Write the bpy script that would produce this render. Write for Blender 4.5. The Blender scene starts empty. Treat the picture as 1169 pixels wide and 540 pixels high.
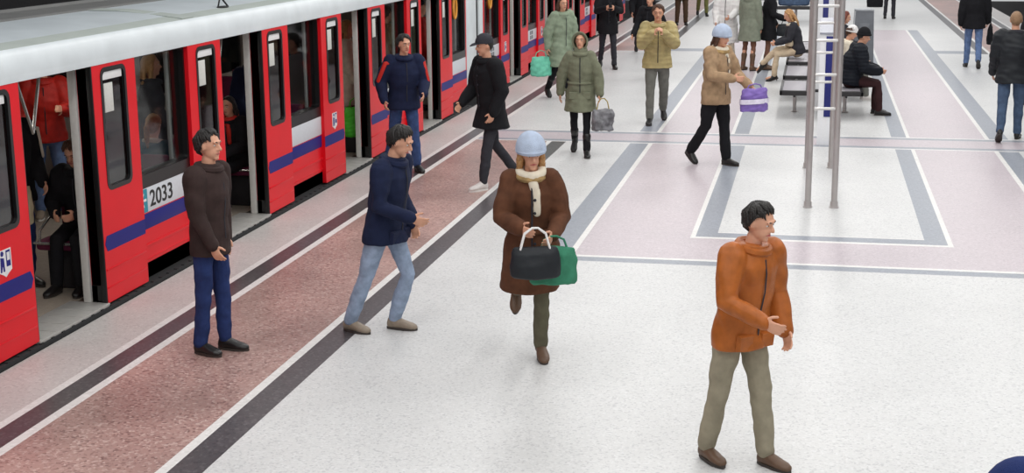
import bpy, bmesh, math, random
import numpy as np
from mathutils import Vector, Matrix, Euler, noise

random.seed(7)
ROOT = bpy.context.scene.collection
C = bpy.data.collections.new('holding')      # linked to the scene once everything is built
PI = math.pi
R = math.radians

# ------------------------------------------------------------------ materials
def lin(c):
    return tuple(((v / 255) / 12.92 if v / 255 <= 0.04045 else ((v / 255 + 0.055) / 1.055) ** 2.4) for v in c) + (1.0,)

_mats = {}
def mat(name, rgb, rough=0.6, metal=0.0, var=0.10, scale=30.0, bump=0.0, bscale=120.0, spec=0.5, detail=3.0, wave=0.0, coat=0.0):
    key = name
    if key in _mats:
        return _mats[key]
    m = bpy.data.materials.new(name); m.use_nodes = True
    nt = m.node_tree; b = nt.nodes['Principled BSDF']
    b.inputs['Roughness'].default_value = rough
    b.inputs['Metallic'].default_value = metal
    b.inputs['Specular IOR Level'].default_value = spec
    b.inputs['Coat Weight'].default_value = coat
    tc = nt.nodes.new('ShaderNodeTexCoord')
    n = nt.nodes.new('ShaderNodeTexNoise'); n.inputs['Scale'].default_value = scale; n.inputs['Detail'].default_value = detail
    nt.links.new(tc.outputs['Object'], n.inputs['Vector'])
    r = nt.nodes.new('ShaderNodeValToRGB')
    c = lin(rgb)
    r.color_ramp.elements[0].position = 0.3; r.color_ramp.elements[1].position = 0.7
    r.color_ramp.elements[0].color = tuple(v * (1 - var) for v in c[:3]) + (1,)
    r.color_ramp.elements[1].color = tuple(min(1, v * (1 + var)) for v in c[:3]) + (1,)
    nt.links.new(n.outputs['Fac'], r.inputs['Fac']); nt.links.new(r.outputs['Color'], b.inputs['Base Color'])
    if bump > 0 or wave > 0:
        bp = nt.nodes.new('ShaderNodeBump'); bp.inputs['Strength'].default_value = max(bump, wave); bp.inputs['Distance'].default_value = 0.01
        if wave > 0:
            w = nt.nodes.new('ShaderNodeTexWave'); w.bands_direction = 'Z'; w.inputs['Scale'].default_value = bscale
            w.inputs['Distortion'].default_value = 1.5; w.inputs['Detail'].default_value = 2
            nt.links.new(tc.outputs['Object'], w.inputs['Vector']); nt.links.new(w.outputs['Fac'], bp.inputs['Height'])
            bp.inputs['Distance'].default_value = 0.03
        else:
            n2 = nt.nodes.new('ShaderNodeTexNoise'); n2.inputs['Scale'].default_value = bscale
            nt.links.new(tc.outputs['Object'], n2.inputs['Vector']); nt.links.new(n2.outputs['Fac'], bp.inputs['Height'])
        nt.links.new(bp.outputs['Normal'], b.inputs['Normal'])
    _mats[key] = m
    return m

def granite(name, rgb, speck, light, rough=0.35, scale=40, blotch=0.06):
    """polished speckled stone: voronoi chips of two tones over a base, with broad wear"""
    m = bpy.data.materials.new(name); m.use_nodes = True
    nt = m.node_tree; b = nt.nodes['Principled BSDF']; L = nt.links.new
    tc = nt.nodes.new('ShaderNodeTexCoord')
    v = nt.nodes.new('ShaderNodeTexVoronoi'); v.inputs['Scale'].default_value = scale
    L(tc.outputs['Object'], v.inputs['Vector'])
    sep = nt.nodes.new('ShaderNodeSeparateColor'); L(v.outputs['Color'], sep.inputs['Color'])
    r = nt.nodes.new('ShaderNodeValToRGB'); r.color_ramp.interpolation = 'LINEAR'
    e = r.color_ramp.elements
    e[0].position = 0.0; e[0].color = lin(speck); e[1].position = 1.0; e[1].color = lin(light)
    k = e.new(0.25); k.color = lin(rgb); k = e.new(0.75); k.color = lin(rgb)
    L(sep.outputs[0], r.inputs['Fac'])
    n = nt.nodes.new('ShaderNodeTexNoise'); n.inputs['Scale'].default_value = 0.9; n.inputs['Detail'].default_value = 6
    L(tc.outputs['Object'], n.inputs['Vector'])
    mr = nt.nodes.new('ShaderNodeMapRange'); mr.inputs['From Min'].default_value = .3; mr.inputs['From Max'].default_value = .7
    mr.inputs['To Min'].default_value = 1 - blotch * 1.5; mr.inputs['To Max'].default_value = 1 + blotch * .5
    L(n.outputs['Fac'], mr.inputs['Value'])
    mx = nt.nodes.new('ShaderNodeMix'); mx.data_type = 'RGBA'; mx.blend_type = 'MULTIPLY'; mx.inputs['Factor'].default_value = 1
    L(r.outputs['Color'], mx.inputs['A']); L(mr.outputs['Result'], mx.inputs['B'])
    L(mx.outputs['Result'], b.inputs['Base Color'])
    rr = nt.nodes.new('ShaderNodeMapRange'); rr.inputs['To Min'].default_value = rough - .06; rr.inputs['To Max'].default_value = rough + .1
    L(n.outputs['Fac'], rr.inputs['Value']); L(rr.outputs['Result'], b.inputs['Roughness'])
    return m

def glass(name, tint, refl=0.12):
    m = bpy.data.materials.new(name); m.use_nodes = True
    nt = m.node_tree; L = nt.links.new
    nt.nodes.remove(nt.nodes['Principled BSDF'])
    t = nt.nodes.new('ShaderNodeBsdfTransparent'); t.inputs['Color'].default_value = tint + (1,)
    g = nt.nodes.new('ShaderNodeBsdfGlossy'); g.inputs['Roughness'].default_value = 0.05
    n = nt.nodes.new('ShaderNodeTexNoise'); n.inputs['Scale'].default_value = 2.0
    tc = nt.nodes.new('ShaderNodeTexCoord'); L(tc.outputs['Object'], n.inputs['Vector'])
    mr = nt.nodes.new('ShaderNodeMapRange'); mr.inputs['To Min'].default_value = refl * .6; mr.inputs['To Max'].default_value = refl * 1.4
    L(n.outputs['Fac'], mr.inputs['Value'])
    mx = nt.nodes.new('ShaderNodeMixShader'); L(mr.outputs['Result'], mx.inputs['Fac'])
    L(t.outputs[0], mx.inputs[1]); L(g.outputs[0], mx.inputs[2])
    L(mx.outputs[0], nt.nodes['Material Output'].inputs['Surface'])
    return m

def lamp_mat(name, strength):
    m = bpy.data.materials.new(name); m.use_nodes = True
    b = m.node_tree.nodes['Principled BSDF']
    b.inputs['Base Color'].default_value = (.9, .9, .9, 1)
    b.inputs['Emission Color'].default_value = (1, .95, .88, 1); b.inputs['Emission Strength'].default_value = strength
    return m

# ------------------------------------------------------------------ mesh builder
class MB:
    def __init__(s):
        s.v = []; s.f = []; s.m = []
    def add(s, verts, faces, mi=0):
        o = len(s.v); s.v += [tuple(p) for p in verts]
        s.f += [tuple(i + o for i in f) for f in faces]; s.m += [mi] * len(faces)
        return s
    def box(s, x0, x1, y0, y1, z0, z1, mi=0, bevel=0.0):
        bm = bmesh.new(); bmesh.ops.create_cube(bm, size=1)
        for v in bm.verts:
            v.co = Vector(((x0 + x1) / 2 + v.co.x * (x1 - x0), (y0 + y1) / 2 + v.co.y * (y1 - y0), (z0 + z1) / 2 + v.co.z * (z1 - z0)))
        if bevel > 0:
            bmesh.ops.bevel(bm, geom=bm.edges[:], offset=bevel, segments=2, affect='EDGES', profile=.5)
        bm.verts.index_update()
        s.add([v.co for v in bm.verts], [[v.index for v in f.verts] for f in bm.faces], mi); bm.free()
        return s
    def loft(s, secs, mi=0, n=16, close=True):
        """secs: (centre, e1, e2): rings c + e1 cos + e2 sin"""
        V = []; F = []
        for c, e1, e2 in secs:
            c = Vector(c); e1 = Vector(e1); e2 = Vector(e2)
            for k in range(n):
                a = 2 * PI * k / n; V.append(c + e1 * math.cos(a) + e2 * math.sin(a))
        for i in range(len(secs) - 1):
            for k in range(n):
                a = i * n + k; b = i * n + (k + 1) % n
                F.append((a, b, b + n, a + n))
        if close:
            V.append(Vector(secs[0][0])); F += [(len(V) - 1, (k + 1) % n, k) for k in range(n)]
            o = (len(secs) - 1) * n
            V.append(Vector(secs[-1][0])); F += [(len(V) - 1, o + k, o + (k + 1) % n) for k in range(n)]
        return s.add(V, F, mi)
    def chain(s, pts, rad, mi=0, n=12, cap=True, flat=None):
        """tapered round-ended tube through pts; flat = (vector, factor): squash along the vector"""
        pts = [Vector(p) for p in pts]
        if not hasattr(rad, '__len__'): rad = [rad] * len(pts)
        T = []
        for i in range(len(pts)):
            a = pts[max(0, i - 1)]; b = pts[min(len(pts) - 1, i + 1)]
            d = (b - a); T.append(d.normalized() if d.length > 1e-9 else Vector((0, 0, 1)))
        ref = Vector((1, 0, 0)) if abs(T[0].x) < .8 else Vector((0, 1, 0))
        secs = []
        u = (ref - T[0] * ref.dot(T[0])).normalized()
        def ring(c, t, r):
            nonlocal u
            u = (u - t * u.dot(t)).normalized(); w = t.cross(u)
            secs.append((c, u * r, w * r))
        if cap:
            for a in (80, 55, 28):
                ring(pts[0] - T[0] * rad[0] * math.sin(R(a)), T[0], rad[0] * math.cos(R(a)))
        for p, t, r in zip(pts, T, rad): ring(p, t, r)
        if cap:
            for a in (28, 55, 80):
                ring(pts[-1] + T[-1] * rad[-1] * math.sin(R(a)), T[-1], rad[-1] * math.cos(R(a)))
        if flat:
            fv = Vector(flat[0]).normalized()
            secs = [(c, e1 - fv * e1.dot(fv) * (1 - flat[1]), e2 - fv * e2.dot(fv) * (1 - flat[1])) for c, e1, e2 in secs]
        return s.loft(secs, mi, n)
    def ell(s, c, r, mi=0, n=14, m=9, rot=None):
        c = Vector(c); secs = []
        for i in range(m):
            t = -PI / 2 + PI * (i + .5) / m
            z = math.sin(t) * r[2]; k = math.cos(t)
            e = [Vector((0, 0, z)), Vector((r[0] * k, 0, 0)), Vector((0, r[1] * k, 0))]
            if rot: e = [rot @ q for q in e]
            secs.append((c + e[0], e[1], e[2]))
        return s.loft(secs, mi, n)
    def ring(s, c, e1, e2, r, mi=0, n=28, k=8):
        """torus: circle c + e1 cos + e2 sin swept with tube radius r"""
        c = Vector(c); e1 = Vector(e1); e2 = Vector(e2); nn = e1.cross(e2).normalized()
        V = []; F = []
        for i in range(n):
            a = 2 * PI * i / n; d = e1 * math.cos(a) + e2 * math.sin(a); o = d.normalized()
            for j in range(k):
                b = 2 * PI * j / k; V.append(c + d + o * r * math.cos(b) + nn * r * math.sin(b))
        for i in range(n):
            for j in range(k):
                F.append((i * k + j, ((i + 1) % n) * k + j, ((i + 1) % n) * k + (j + 1) % k, i * k + (j + 1) % k))
        return s.add(V, F, mi)
    def cap(s, c, ax, front, r, polar, th=.012, mi=0, n=28, m=9):
        """shell of an ellipsoid: axis ax, opening at polar(azimuth) degrees; azimuth 0 = front"""
        c = Vector(c); ax = Vector(ax).normalized(); f = Vector(front); f = (f - ax * f.dot(ax)).normalized(); w = ax.cross(f)
        V = []; F = []
        for rr in (0, 1):
            for i in range(n):
                az = 2 * PI * i / n; pm = R(polar(az))
                for j in range(m + 1):
                    p = pm * j / m if j else 0.02
                    d = ax * (math.cos(p) * (r[2] - th * rr)) + (f * math.cos(az) * (r[1] - th * rr) + w * math.sin(az) * (r[0] - th * rr)) * math.sin(p)
                    V.append(c + d)
        K = m + 1; O = n * K
        for i in range(n):
            i2 = (i + 1) % n
            for j in range(m):
                F.append((i * K + j, i2 * K + j, i2 * K + j + 1, i * K + j + 1)[::-1])
                F.append((O + i * K + j, O + i2 * K + j, O + i2 * K + j + 1, O + i * K + j + 1))
            F.append((i * K + m, i2 * K + m, O + i2 * K + m, O + i * K + m)[::-1])
        F.append([i * K for i in range(n)]); F.append([O + i * K for i in range(n)][::-1])
        return s.add(V, F, mi)
    def prism(s, poly, axis, a, b, mi=0):
        """extrude a 2-D polygon along an axis from a to b; axis 'x': poly is (y,z), 'y': (x,z), 'z': (x,y)"""
        n = len(poly)
        def P(q, t):
            return {'x': (t, q[0], q[1]), 'y': (q[0], t, q[1]), 'z': (q[0], q[1], t)}[axis]
        V = [P(q, a) for q in poly] + [P(q, b) for q in poly]
        F = [tuple(range(n))[::-1], tuple(range(n, 2 * n))] + [(i, (i + 1) % n, n + (i + 1) % n, n + i) for i in range(n)]
        return s.add(V, F, mi)
    def frame(s, out, inn, a, b, mi=0):
        """plate in the y-z plane between two loops of equal length, from x=a (back) to x=b (front)"""
        n = len(out)
        V = [(a, y, z) for y, z in out] + [(a, y, z) for y, z in inn] + [(b, y, z) for y, z in out] + [(b, y, z) for y, z in inn]
        F = []
        for i in range(n):
            j = (i + 1) % n
            F += [(i, j, n + j, n + i), (2 * n + i, 3 * n + i, 3 * n + j, 2 * n + j), (i, 2 * n + i, 2 * n + j, j), (n + i, n + j, 3 * n + j, 3 * n + i)]
        return s.add(V, F, mi)
    def build(s, name, mats, parent=None, org=(0, 0, 0), smooth=True, kind=None):
        me = bpy.data.meshes.new(name)
        ox, oy, oz = org
        me.from_pydata([(x - ox, y - oy, z - oz) for x, y, z in s.v], [], s.f)
        return link(name, me, mats, parent, s.m, smooth, kind, org if parent is None else None)

def link(name, me, mats, parent=None, mi=None, smooth=True, kind=None, loc=None):
    if not isinstance(mats, (list, tuple)): mats = [mats]
    for m in mats: me.materials.append(m)
    if mi: me.polygons.foreach_set('material_index', mi)
    if len(me.polygons) < 6000:
        bm = bmesh.new(); bm.from_mesh(me); bmesh.ops.recalc_face_normals(bm, faces=bm.faces[:]); bm.to_mesh(me); bm.free()
    if smooth:
        me.polygons.foreach_set('use_smooth', [True] * len(me.polygons))
        if len(me.polygons) < 3000: me.set_sharp_from_angle(angle=R(42))
    o = bpy.data.objects.new(name, me); C.objects.link(o)
    if parent: o.parent = parent
    if loc: o.location = loc
    if kind: o['kind'] = kind
    return o

_seed = [0]
def remesh(mb, voxel, smooth=2, amp=0.0, freq=8.0, amp2=0.0, freq2=20.0):
    """weld overlapping closed shells into one continuous surface, then add folds"""
    me = bpy.data.meshes.new('weld'); me.from_pydata(mb.v, [], mb.f)
    bm = bmesh.new(); bm.from_mesh(me); bmesh.ops.recalc_face_normals(bm, faces=bm.faces[:]); bm.to_mesh(me); bm.free()
    ob = bpy.data.objects.new('weld', me); ROOT.objects.link(ob)
    r = ob.modifiers.new('r', 'REMESH'); r.mode = 'VOXEL'; r.voxel_size = voxel; r.adaptivity = 0
    sm = ob.modifiers.new('s', 'SMOOTH'); sm.iterations = smooth; sm.factor = .5
    dg = bpy.context.evaluated_depsgraph_get()
    out = bpy.data.meshes.new_from_object(ob.evaluated_get(dg))
    bpy.data.objects.remove(ob); bpy.data.meshes.remove(me)
    if amp or amp2:
        _seed[0] += 1; rs = np.random.RandomState(_seed[0])
        n = len(out.vertices)
        co = np.empty(n * 3, np.float32); out.vertices.foreach_get('co', co); co = co.reshape(-1, 3)
        no = np.empty(n * 3, np.float32); out.vertex_normals.foreach_get('vector', no); no = no.reshape(-1, 3)
        d = np.zeros(n, np.float32)
        for A, fq, zs in ((amp, freq, 1.0), (amp2, freq2, 2.0)):
            if A:
                wv = np.zeros(n, np.float32)
                for _ in range(7):
                    k = rs.normal(size=3) * fq; k[2] *= zs
                    wv += np.sin(co @ k + rs.uniform(0, 6.28) + 1.2 * np.sin(co @ (rs.normal(size=3) * fq) + rs.uniform(0, 6.28)))
                d += A * wv * .2
        co += no * d[:, None]
        out.vertices.foreach_set('co', co.ravel()); out.update()
    return out

def tag(o, label, cat, group=None, kind=None):
    if label: o['label'] = label
    if cat: o['category'] = cat
    if group: o['group'] = group
    if kind: o['kind'] = kind
    return o
def empty(name, loc=(0, 0, 0), rz=0.0):
    o = bpy.data.objects.new(name, None); C.objects.link(o); o.location = loc; o.rotation_euler = (0, 0, R(rz))
    o.empty_display_size = .1
    return o

# ------------------------------------------------------------------ colours
def fab(name, rgb, var=.14, bump=.35, rough=.85, scale=14, **k): return mat(name, rgb, rough, 0, var, scale, bump, 260, .25, **k)
SKIN = mat('skin', (214, 160, 132), .5, 0, .06, 20, spec=.4)
EYE = mat('eye_white', (225, 220, 215), .2, 0, .01); IRIS = mat('iris', (40, 28, 22), .2, 0, .02)
LIP = mat('lips', (176, 96, 90), .45, 0, .03)
BLACK = fab('black_cloth', (24, 24, 28)); CHAR = fab('charcoal_cloth', (52, 52, 58)); NAVY = fab('navy_cloth', (26, 34, 62))
JEANS = fab('denim', (58, 78, 122), .25, .5); PALEJEANS = fab('pale_denim', (150, 166, 190), .2, .5); DARKJEANS = fab('dark_denim', (40, 56, 104), .2, .5)
MIDJEANS = fab('mid_denim', (98, 120, 160), .25, .5); GREYJ = fab('grey_blue_denim', (74, 92, 118), .2, .5)
OLIVE = fab('olive_parka', (120, 123, 102)); KHAKI = fab('khaki_trousers', (150, 142, 122)); MUSTARD = fab('mustard_nylon', (164, 146, 92), .18, .2, .55)
TAN = fab('tan_wool', (166, 138, 108), .2); BROWN = fab('brown_wool', (92, 58, 40), .2); RUST = fab('rust_leather', (168, 94, 40), .18, .2, .42)
PALEBLUE = fab('pale_blue_knit', (190, 204, 226), .1, .8); CREAM = fab('cream_cloth', (226, 216, 196), .08); BEIGE = fab('beige_trousers', (206, 186, 158), .08)
SAGE = fab('sage_coat', (140, 154, 132), .12); GREYGREEN = fab('grey_green_coat', (132, 138, 122), .12); FUR = fab('tan_fur', (190, 158, 108), .35, 1.0)
RED = fab('red_nylon', (188, 42, 34), .15, .2, .5); PURPLE = fab('purple_plastic', (128, 104, 178), .12, .2, .4); TEAL = fab('teal_plastic', (110, 196, 168), .12, .2, .35)
GREEN = fab('bright_green', (70, 178, 44), .1, .2, .45); DKGREEN = fab('dark_green_cloth', (60, 128, 100), .15); WHITE = fab('white_wool', (232, 230, 228), .05)
LEATHER = mat('black_leather', (27, 31, 36), .55, 0, .15, 12, .12, 60, .35); SHOE = mat('black_shoe', (26, 24, 24), .4, 0, .1); BRSHOE = mat('brown_shoe', (96, 72, 54), .5, 0, .1)
TANSHOE = mat('tan_shoe', (140, 126, 110), .55, 0, .1); PALESHOE = mat('pale_shoe', (214, 208, 204), .5, 0, .05); SOLE = mat('sole', (60, 54, 50), .7, 0, .1); WSOLE = mat('white_sole', (220, 218, 214), .6, 0, .05)
PUFF = mat('black_puffer', (22, 26, 34), .65, 0, .12, 14, 0, 5.5, .2, wave=.2); MPUFF = mat('mustard_puffer', (176, 160, 112), .6, 0, .15, 12, 0, 4.5, .25, wave=.3)
HAIRBLK = mat('black_hair', (26, 21, 19), .5, 0, .3, 60, .8, 90); HAIRBR = mat('brown_hair', (78, 50, 34), .5, 0, .3, 60, .8, 90); HAIRBL = mat('blond_hair', (176, 132, 84), .5, 0, .25, 60, .8, 90)
HAIRAUB = mat('auburn_hair', (110, 46, 28), .5, 0, .3, 60, .8, 90); HAIRSAND = mat('sandy_hair', (150, 118, 88), .6, 0, .25, 60, .8, 90); HAIRGREY = mat('grey_hair', (150, 146, 142), .6, 0, .2, 60, .8, 90)
TIGHTS = fab('brown_tights', (120, 84, 68), .1, .1, .6); MAROON = fab('maroon_trousers', (58, 34, 36)); GREYTR = fab('grey_trousers', (112, 112, 106)); BROWNTR = fab('brown_trousers', (74, 58, 44)); OLIVETR = fab('olive_trousers', (112, 112, 66)); DKOLIVE = fab('dark_olive_trousers', (98, 94, 76))

# ------------------------------------------------------------------ people
def rotv(v, ax, deg): return Matrix.Rotation(R(deg), 3, ax) @ Vector(v)
X, Y, Z = Vector((1, 0, 0)), Vector((0, 1, 0)), Vector((0, 0, 1))

def walk(a=22, flip=False, armswing=18, elbow=18):
    """mid-stride: one leg forward, the other trailing with its heel up"""
    f, b = (a, 6, 2), (-a * .8, a * .9, 2)
    legs = {1: f, -1: b} if not flip else {1: b, -1: f}
    arms = {1: (-armswing, 10, elbow, 0), -1: (armswing, 10, elbow + 8, 0)} if not flip else {1: (armswing, 10, elbow + 8, 0), -1: (-armswing, 10, elbow, 0)}
    return dict(legs=legs, arms=arms, lean=3)
def stand(arms=((6, 8, 12, 0), (6, 8, 12, 0)), lean=1, spread=3): return dict(legs={1: (2, 3, spread), -1: (-3, 4, spread)}, arms={1: arms[0], -1: arms[1]}, lean=lean)
def sit(arms=((28, 8, 55, 25), (28, 8, 55, 25)), lean=8, knee=84): return dict(legs={1: (84, knee, 6), -1: (84, knee - 4, 6)}, arms={1: arms[0], -1: arms[1]}, lean=lean)

def person(label, loc, rz, h=1.75, pose=None, female=False, top=None, bottom=None, shoe=None, hair=None, hat=None,
           head=(0, 0), near=False, scarf=None, bare=False, group=None, skirt=None, curl=40, skin=SKIN, face=True, floorz=0.0, seat=None):
    """one continuous body with clothing, hair and shoes as children. Local frame: faces -Y, +X is its left.
    top = (material, hem below hip, thickness, options); shoe = (material, sole material, shaft height, heel height)"""
    S = h / 1.75
    pose = pose or stand()
    vox = .0075 if near else .0105
    lean = pose.get('lean', 0); twist = pose.get('twist', 0); side = pose.get('side', 0)
    root = empty('person', (loc[0], loc[1], floorz), rz)
    tag(root, label, 'person', group)
    sw = (.165 if female else .19) * S
    up = rotv(rotv(Z, 'X', lean), 'Y', side); fw = rotv(rotv(-Y, 'X', lean), 'Y', side)
    rt = Vector((1, 0, 0)); rt = rotv(rt, 'Y', side); rt_sh = rotv(rt, 'Z', twist); fw_sh = rotv(fw, 'Z', twist)
    # legs from a pelvis at the origin
    def reach(s, k):
        a = pose['legs'][s][0]
        pt = max(-35, min(40, (k - a) * .9)) if a - k < -8 and not pose.get('flat') else 0
        zz = -(.42 * math.cos(R(a)) + .415 * math.cos(R(a - k)))
        return zz + min(.05 * math.sin(R(pt)) - .085 * math.cos(R(pt)), -.17 * math.sin(R(pt)) - .085 * math.cos(R(pt)))
    if seat is None:
        ra, rb = reach(1, pose['legs'][1][1]), reach(-1, pose['legs'][-1][1])
        if .003 < abs(ra - rb) < .09:
            s = 1 if ra < rb else -1; tgt = max(ra, rb); l_ = list(pose['legs'][s]); best = (9, l_[1])
            for i in range(160):
                kk = l_[1] + i * .35; best = min(best, (abs(reach(s, kk) - tgt), kk))
            l_[1] = best[1]; pose['legs'][s] = tuple(l_)
    J = {}; low = 9
    for s in (1, -1):
        a, k, ab = pose['legs'][s][:3]
        cross = pose['legs'][s][3] if len(pose['legs'][s]) > 3 else 0
        hip = rt * (.088 * S * s)
        def dirv(ang, abd):
            d = Vector((0, -math.sin(R(ang)), -math.cos(R(ang)))); return rotv(d, 'Y', -abd * s) if True else d
        th = dirv(a, ab); sh = dirv(a - k, ab * .5 + cross)
        if cross: th = (th + X * (-s) * .25).normalized()
        kn = hip + th * .42 * S; an = kn + sh * .415 * S
        pitch = max(-35, min(40, (k - a) * .9)) if a - k < -8 and not pose.get('flat') else 0     # heel up on the trailing leg
        if seat is not None and not cross: pitch = 0
        if cross: pitch = 30
        fd = Vector((0, -math.cos(R(pitch)), -math.sin(R(pitch)))); fd = rotv(fd, 'Z', 7 * s); fu = Vector((0, -math.sin(R(pitch)), math.cos(R(pitch))))
        hh = shoe[3] if shoe else 0
        pts = [an - fd * .05 * S - fu * (.085 * S + hh), an + fd * .17 * S - fu * .085 * S]
        if hh: pts = [an + fd * .13 * S - fu * .085 * S - Z * hh * .6]
        low = min([low] + [p.z for p in pts])
        J[s] = dict(hip=hip, knee=kn, ankle=an, fd=fd, fu=fu, th=th, sh=sh)
    pz = -low
    P = Vector((0, 0, pz))
    for s in (1, -1):
        for k in ('hip', 'knee', 'ankle'): J[s][k] = J[s][k] + P
    chest = P + up * .36 * S; neck = P + up * .555 * S
    hp, hy = head[1], head[0]
    hup = rotv(up, 'X', hp); hfw = rotv(rotv(fw, 'X', hp), 'Z', hy); hrt = hfw.cross(hup).normalized() * -1
    hrt = hup.cross(hfw).normalized()
    if hrt.dot(X) < 0 and abs(hy) < 90: hrt = -hrt
    hc = neck + (up * .045 + hup * .125 + fw * .015) * S
    for s in (1, -1):
        sw_, ab, eb, tw = pose['arms'][s]
        shd = P + up * .505 * S + rt_sh * sw * s
        def ad(ang, abd, tw=0):
            d = -up * math.cos(R(ang)) + fw_sh * math.sin(R(ang))
            d = (d * math.cos(R(abd)) + rt_sh * s * math.sin(R(abd))).normalized()
            if tw: d = (d * math.cos(R(tw)) - rt_sh * s * math.sin(R(tw))).normalized()
            return d
        ua = ad(sw_, ab); fa = ad(sw_ + eb, ab * .3, tw)
        el = shd + ua * .285 * S; wr = el + fa * .25 * S
        J[s].update(sh_=shd, el=el, wr=wr, fa=fa, ua=ua)
    # ---- body
    b = MB()
    def ringT(c, rx, ry, r_=rt, f_=fw): return (c, r_ * rx * S, f_ * ry * S)
    k = .93 if female else 1
    b.loft([ringT(P - up * .10 * S, .09, .07), ringT(P - up * .05 * S, .155, .105), ringT(P + up * .04 * S, .155, .11), ringT(P + up * .17 * S, .128 * k, .092),
            ringT(P + up * .34 * S, .155 * k, .115, rt_sh, fw_sh), ringT(P + up * .45 * S, .165 * k, .10, rt_sh, fw_sh), ringT(P + up * .515 * S, .12 * k, .075, rt_sh, fw_sh), ringT(P + up * .55 * S, .06, .055)])
    b.chain([P + up * .50 * S, neck + up * .07 * S + fw * .012 * S], [.058 * S * k, .052 * S * k])
    for s in (1, -1):
        j = J[s]
        cf = j['knee'].lerp(j['ankle'], .3) - (j['fd'] * .012 * S)
        b.chain([j['hip'], j['hip'].lerp(j['knee'], .5), j['knee'], cf, j['knee'].lerp(j['ankle'], .7), j['ankle']], [q * S * (.82 if bottom else 1) for q in (.082, .07, .052, .053, .042, .034)])
        b.chain([j['ankle'] - j['fd'] * .02 * S - j['fu'] * .035 * S, j['ankle'] + j['fd'] * .09 * S - j['fu'] * .05 * S, j['ankle'] + j['fd'] * .15 * S - j['fu'] * .06 * S], [.034 * S, .032 * S, .022 * S])
        b.chain([j['sh_'] - up * .01, j['sh_'].lerp(j['el'], .5), j['el'], j['el'].lerp(j['wr'], .35), j['wr']], [q * S * k * f_ for q, f_ in zip((.052, .045, .038, .037, .025), (.85, .85, .85, .8, 1) if top else (1,) * 5)])
        # hand: palm, four fingers of unequal length, thumb from the side of the palm
        d = j['fa']; inw = (-rt_sh * s - d * (-rt_sh * s).dot(d)).normalized(); across = d.cross(inw).normalized()
        if across.dot(fw) < 0: across = -across           # thumb side points forward
        pc = j['wr'] + d * .055 * S
        b.loft([(j['wr'] - d * .01, across * .022 * S, inw * .017 * S), (j['wr'] + d * .025 * S, across * .032 * S, inw * .016 * S), (j['wr'] + d * .07 * S, across * .041 * S, inw * .014 * S), (j['wr'] + d * .095 * S, across * .038 * S, inw * .010 * S)], n=12)
        for q, (off, ln) in enumerate(((.031, .066), (.0105, .076), (-.0105, .070), (-.031, .054))):
            base = j['wr'] + d * .088 * S + across * off * S
            dd = (d + across * off * 2.2).normalized(); c1 = curl * (.8 + .12 * q)
            d1 = (dd * math.cos(R(c1 * .5)) + inw * math.sin(R(c1 * .5))); d2 = (dd * math.cos(R(c1 * 1.25)) + inw * math.sin(R(c1 * 1.25)))
            b.chain([base, base + d1 * ln * .5 * S, base + (d1 * .5 + d2 * .5) * ln * S], [.0092 * S, .0085 * S, .0075 * S], n=8)
        tb = j['wr'] + d * .03 * S + across * .028 * S
        t1 = (d * .6 + across * .7 + inw * .3).normalized(); t2 = (d * .85 + across * .3 + inw * .45).normalized()
        b.chain([tb, tb + t1 * .038 * S, tb + t1 * .038 * S + t2 * .032 * S], [.013 * S, .0105 * S, .009 * S], n=8)
        j['grip'] = j['wr'] + d * .085 * S + inw * .02 * S
    hr = (.074 * S * k, .092 * S, .112 * S)
    HM = Matrix((hrt, -hfw, hup)).transposed()
    b.ell(hc + hup * .018 * S - hfw * .008 * S, (hr[0], hr[1], hr[2] * .86), rot=HM, n=18, m=12)
    b.ell(hc - hup * .045 * S + hfw * .022 * S, (.056 * S * k, .066 * S, .068 * S), rot=HM, n=16, m=10)
    b.ell(hc - hup * .092 * S + hfw * .062 * S, (.026 * S, .022 * S, .02 * S), rot=HM)
    b.chain([hc + hup * .012 * S + hfw * .083 * S, hc - hup * .022 * S + hfw * .104 * S], [.009 * S, .0135 * S], n=8)
    b.chain([hc - hup * .026 * S + hfw * .088 * S - hrt * .013 * S, hc - hup * .026 * S + hfw * .088 * S + hrt * .013 * S], [.009 * S, .009 * S], n=8)
    b.chain([hc + hup * .03 * S + hfw * .078 * S - hrt * .04 * S, hc + hup * .034 * S + hfw * .086 * S, hc + hup * .03 * S + hfw * .078 * S + hrt * .04 * S], .010 * S, n=8)
    for s in (1, -1):
        b.ell(hc + hrt * s * hr[0] * .98 - hfw * .006 * S - hup * .004 * S, (.011 * S, .02 * S, .032 * S), rot=HM)
    me = remesh(b, vox * (.85 if near else 1), 1)
    link('body', me, skin, root)
    if face:
        for s in (1, -1):
            ec = hc + hrt * s * .031 * S + hup * .008 * S + hfw * .0735 * S
            e = MB(); e.ell(ec, (.0115 * S, .008 * S, .0058 * S), rot=HM); eo = e.build('eye', EYE, root)
            q = MB(); q.ell(ec + hfw * .0045 * S, (.0058 * S, .0045 * S, .0056 * S), rot=HM, n=10, m=6); q.build('iris', IRIS, eo)
            q = MB(); q.chain([ec + hup * .022 * S - hrt * s * .014 * S + hfw * .016 * S, ec + hup * .026 * S + hfw * .013 * S, ec + hup * .021 * S + hrt * s * .015 * S + hfw * .005 * S], [.004 * S, .0045 * S, .003 * S], n=6); q.build('eyebrow', hair[1] if hair else HAIRBR, root)
        q = MB(); q.chain([hc - hup * .058 * S + hfw * .078 * S - hrt * .022 * S, hc - hup * .056 * S + hfw * .089 * S, hc - hup * .058 * S + hfw * .078 * S + hrt * .022 * S], [.004 * S, .0075 * S, .004 * S], n=8); q.build('mouth', LIP, root)
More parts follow.
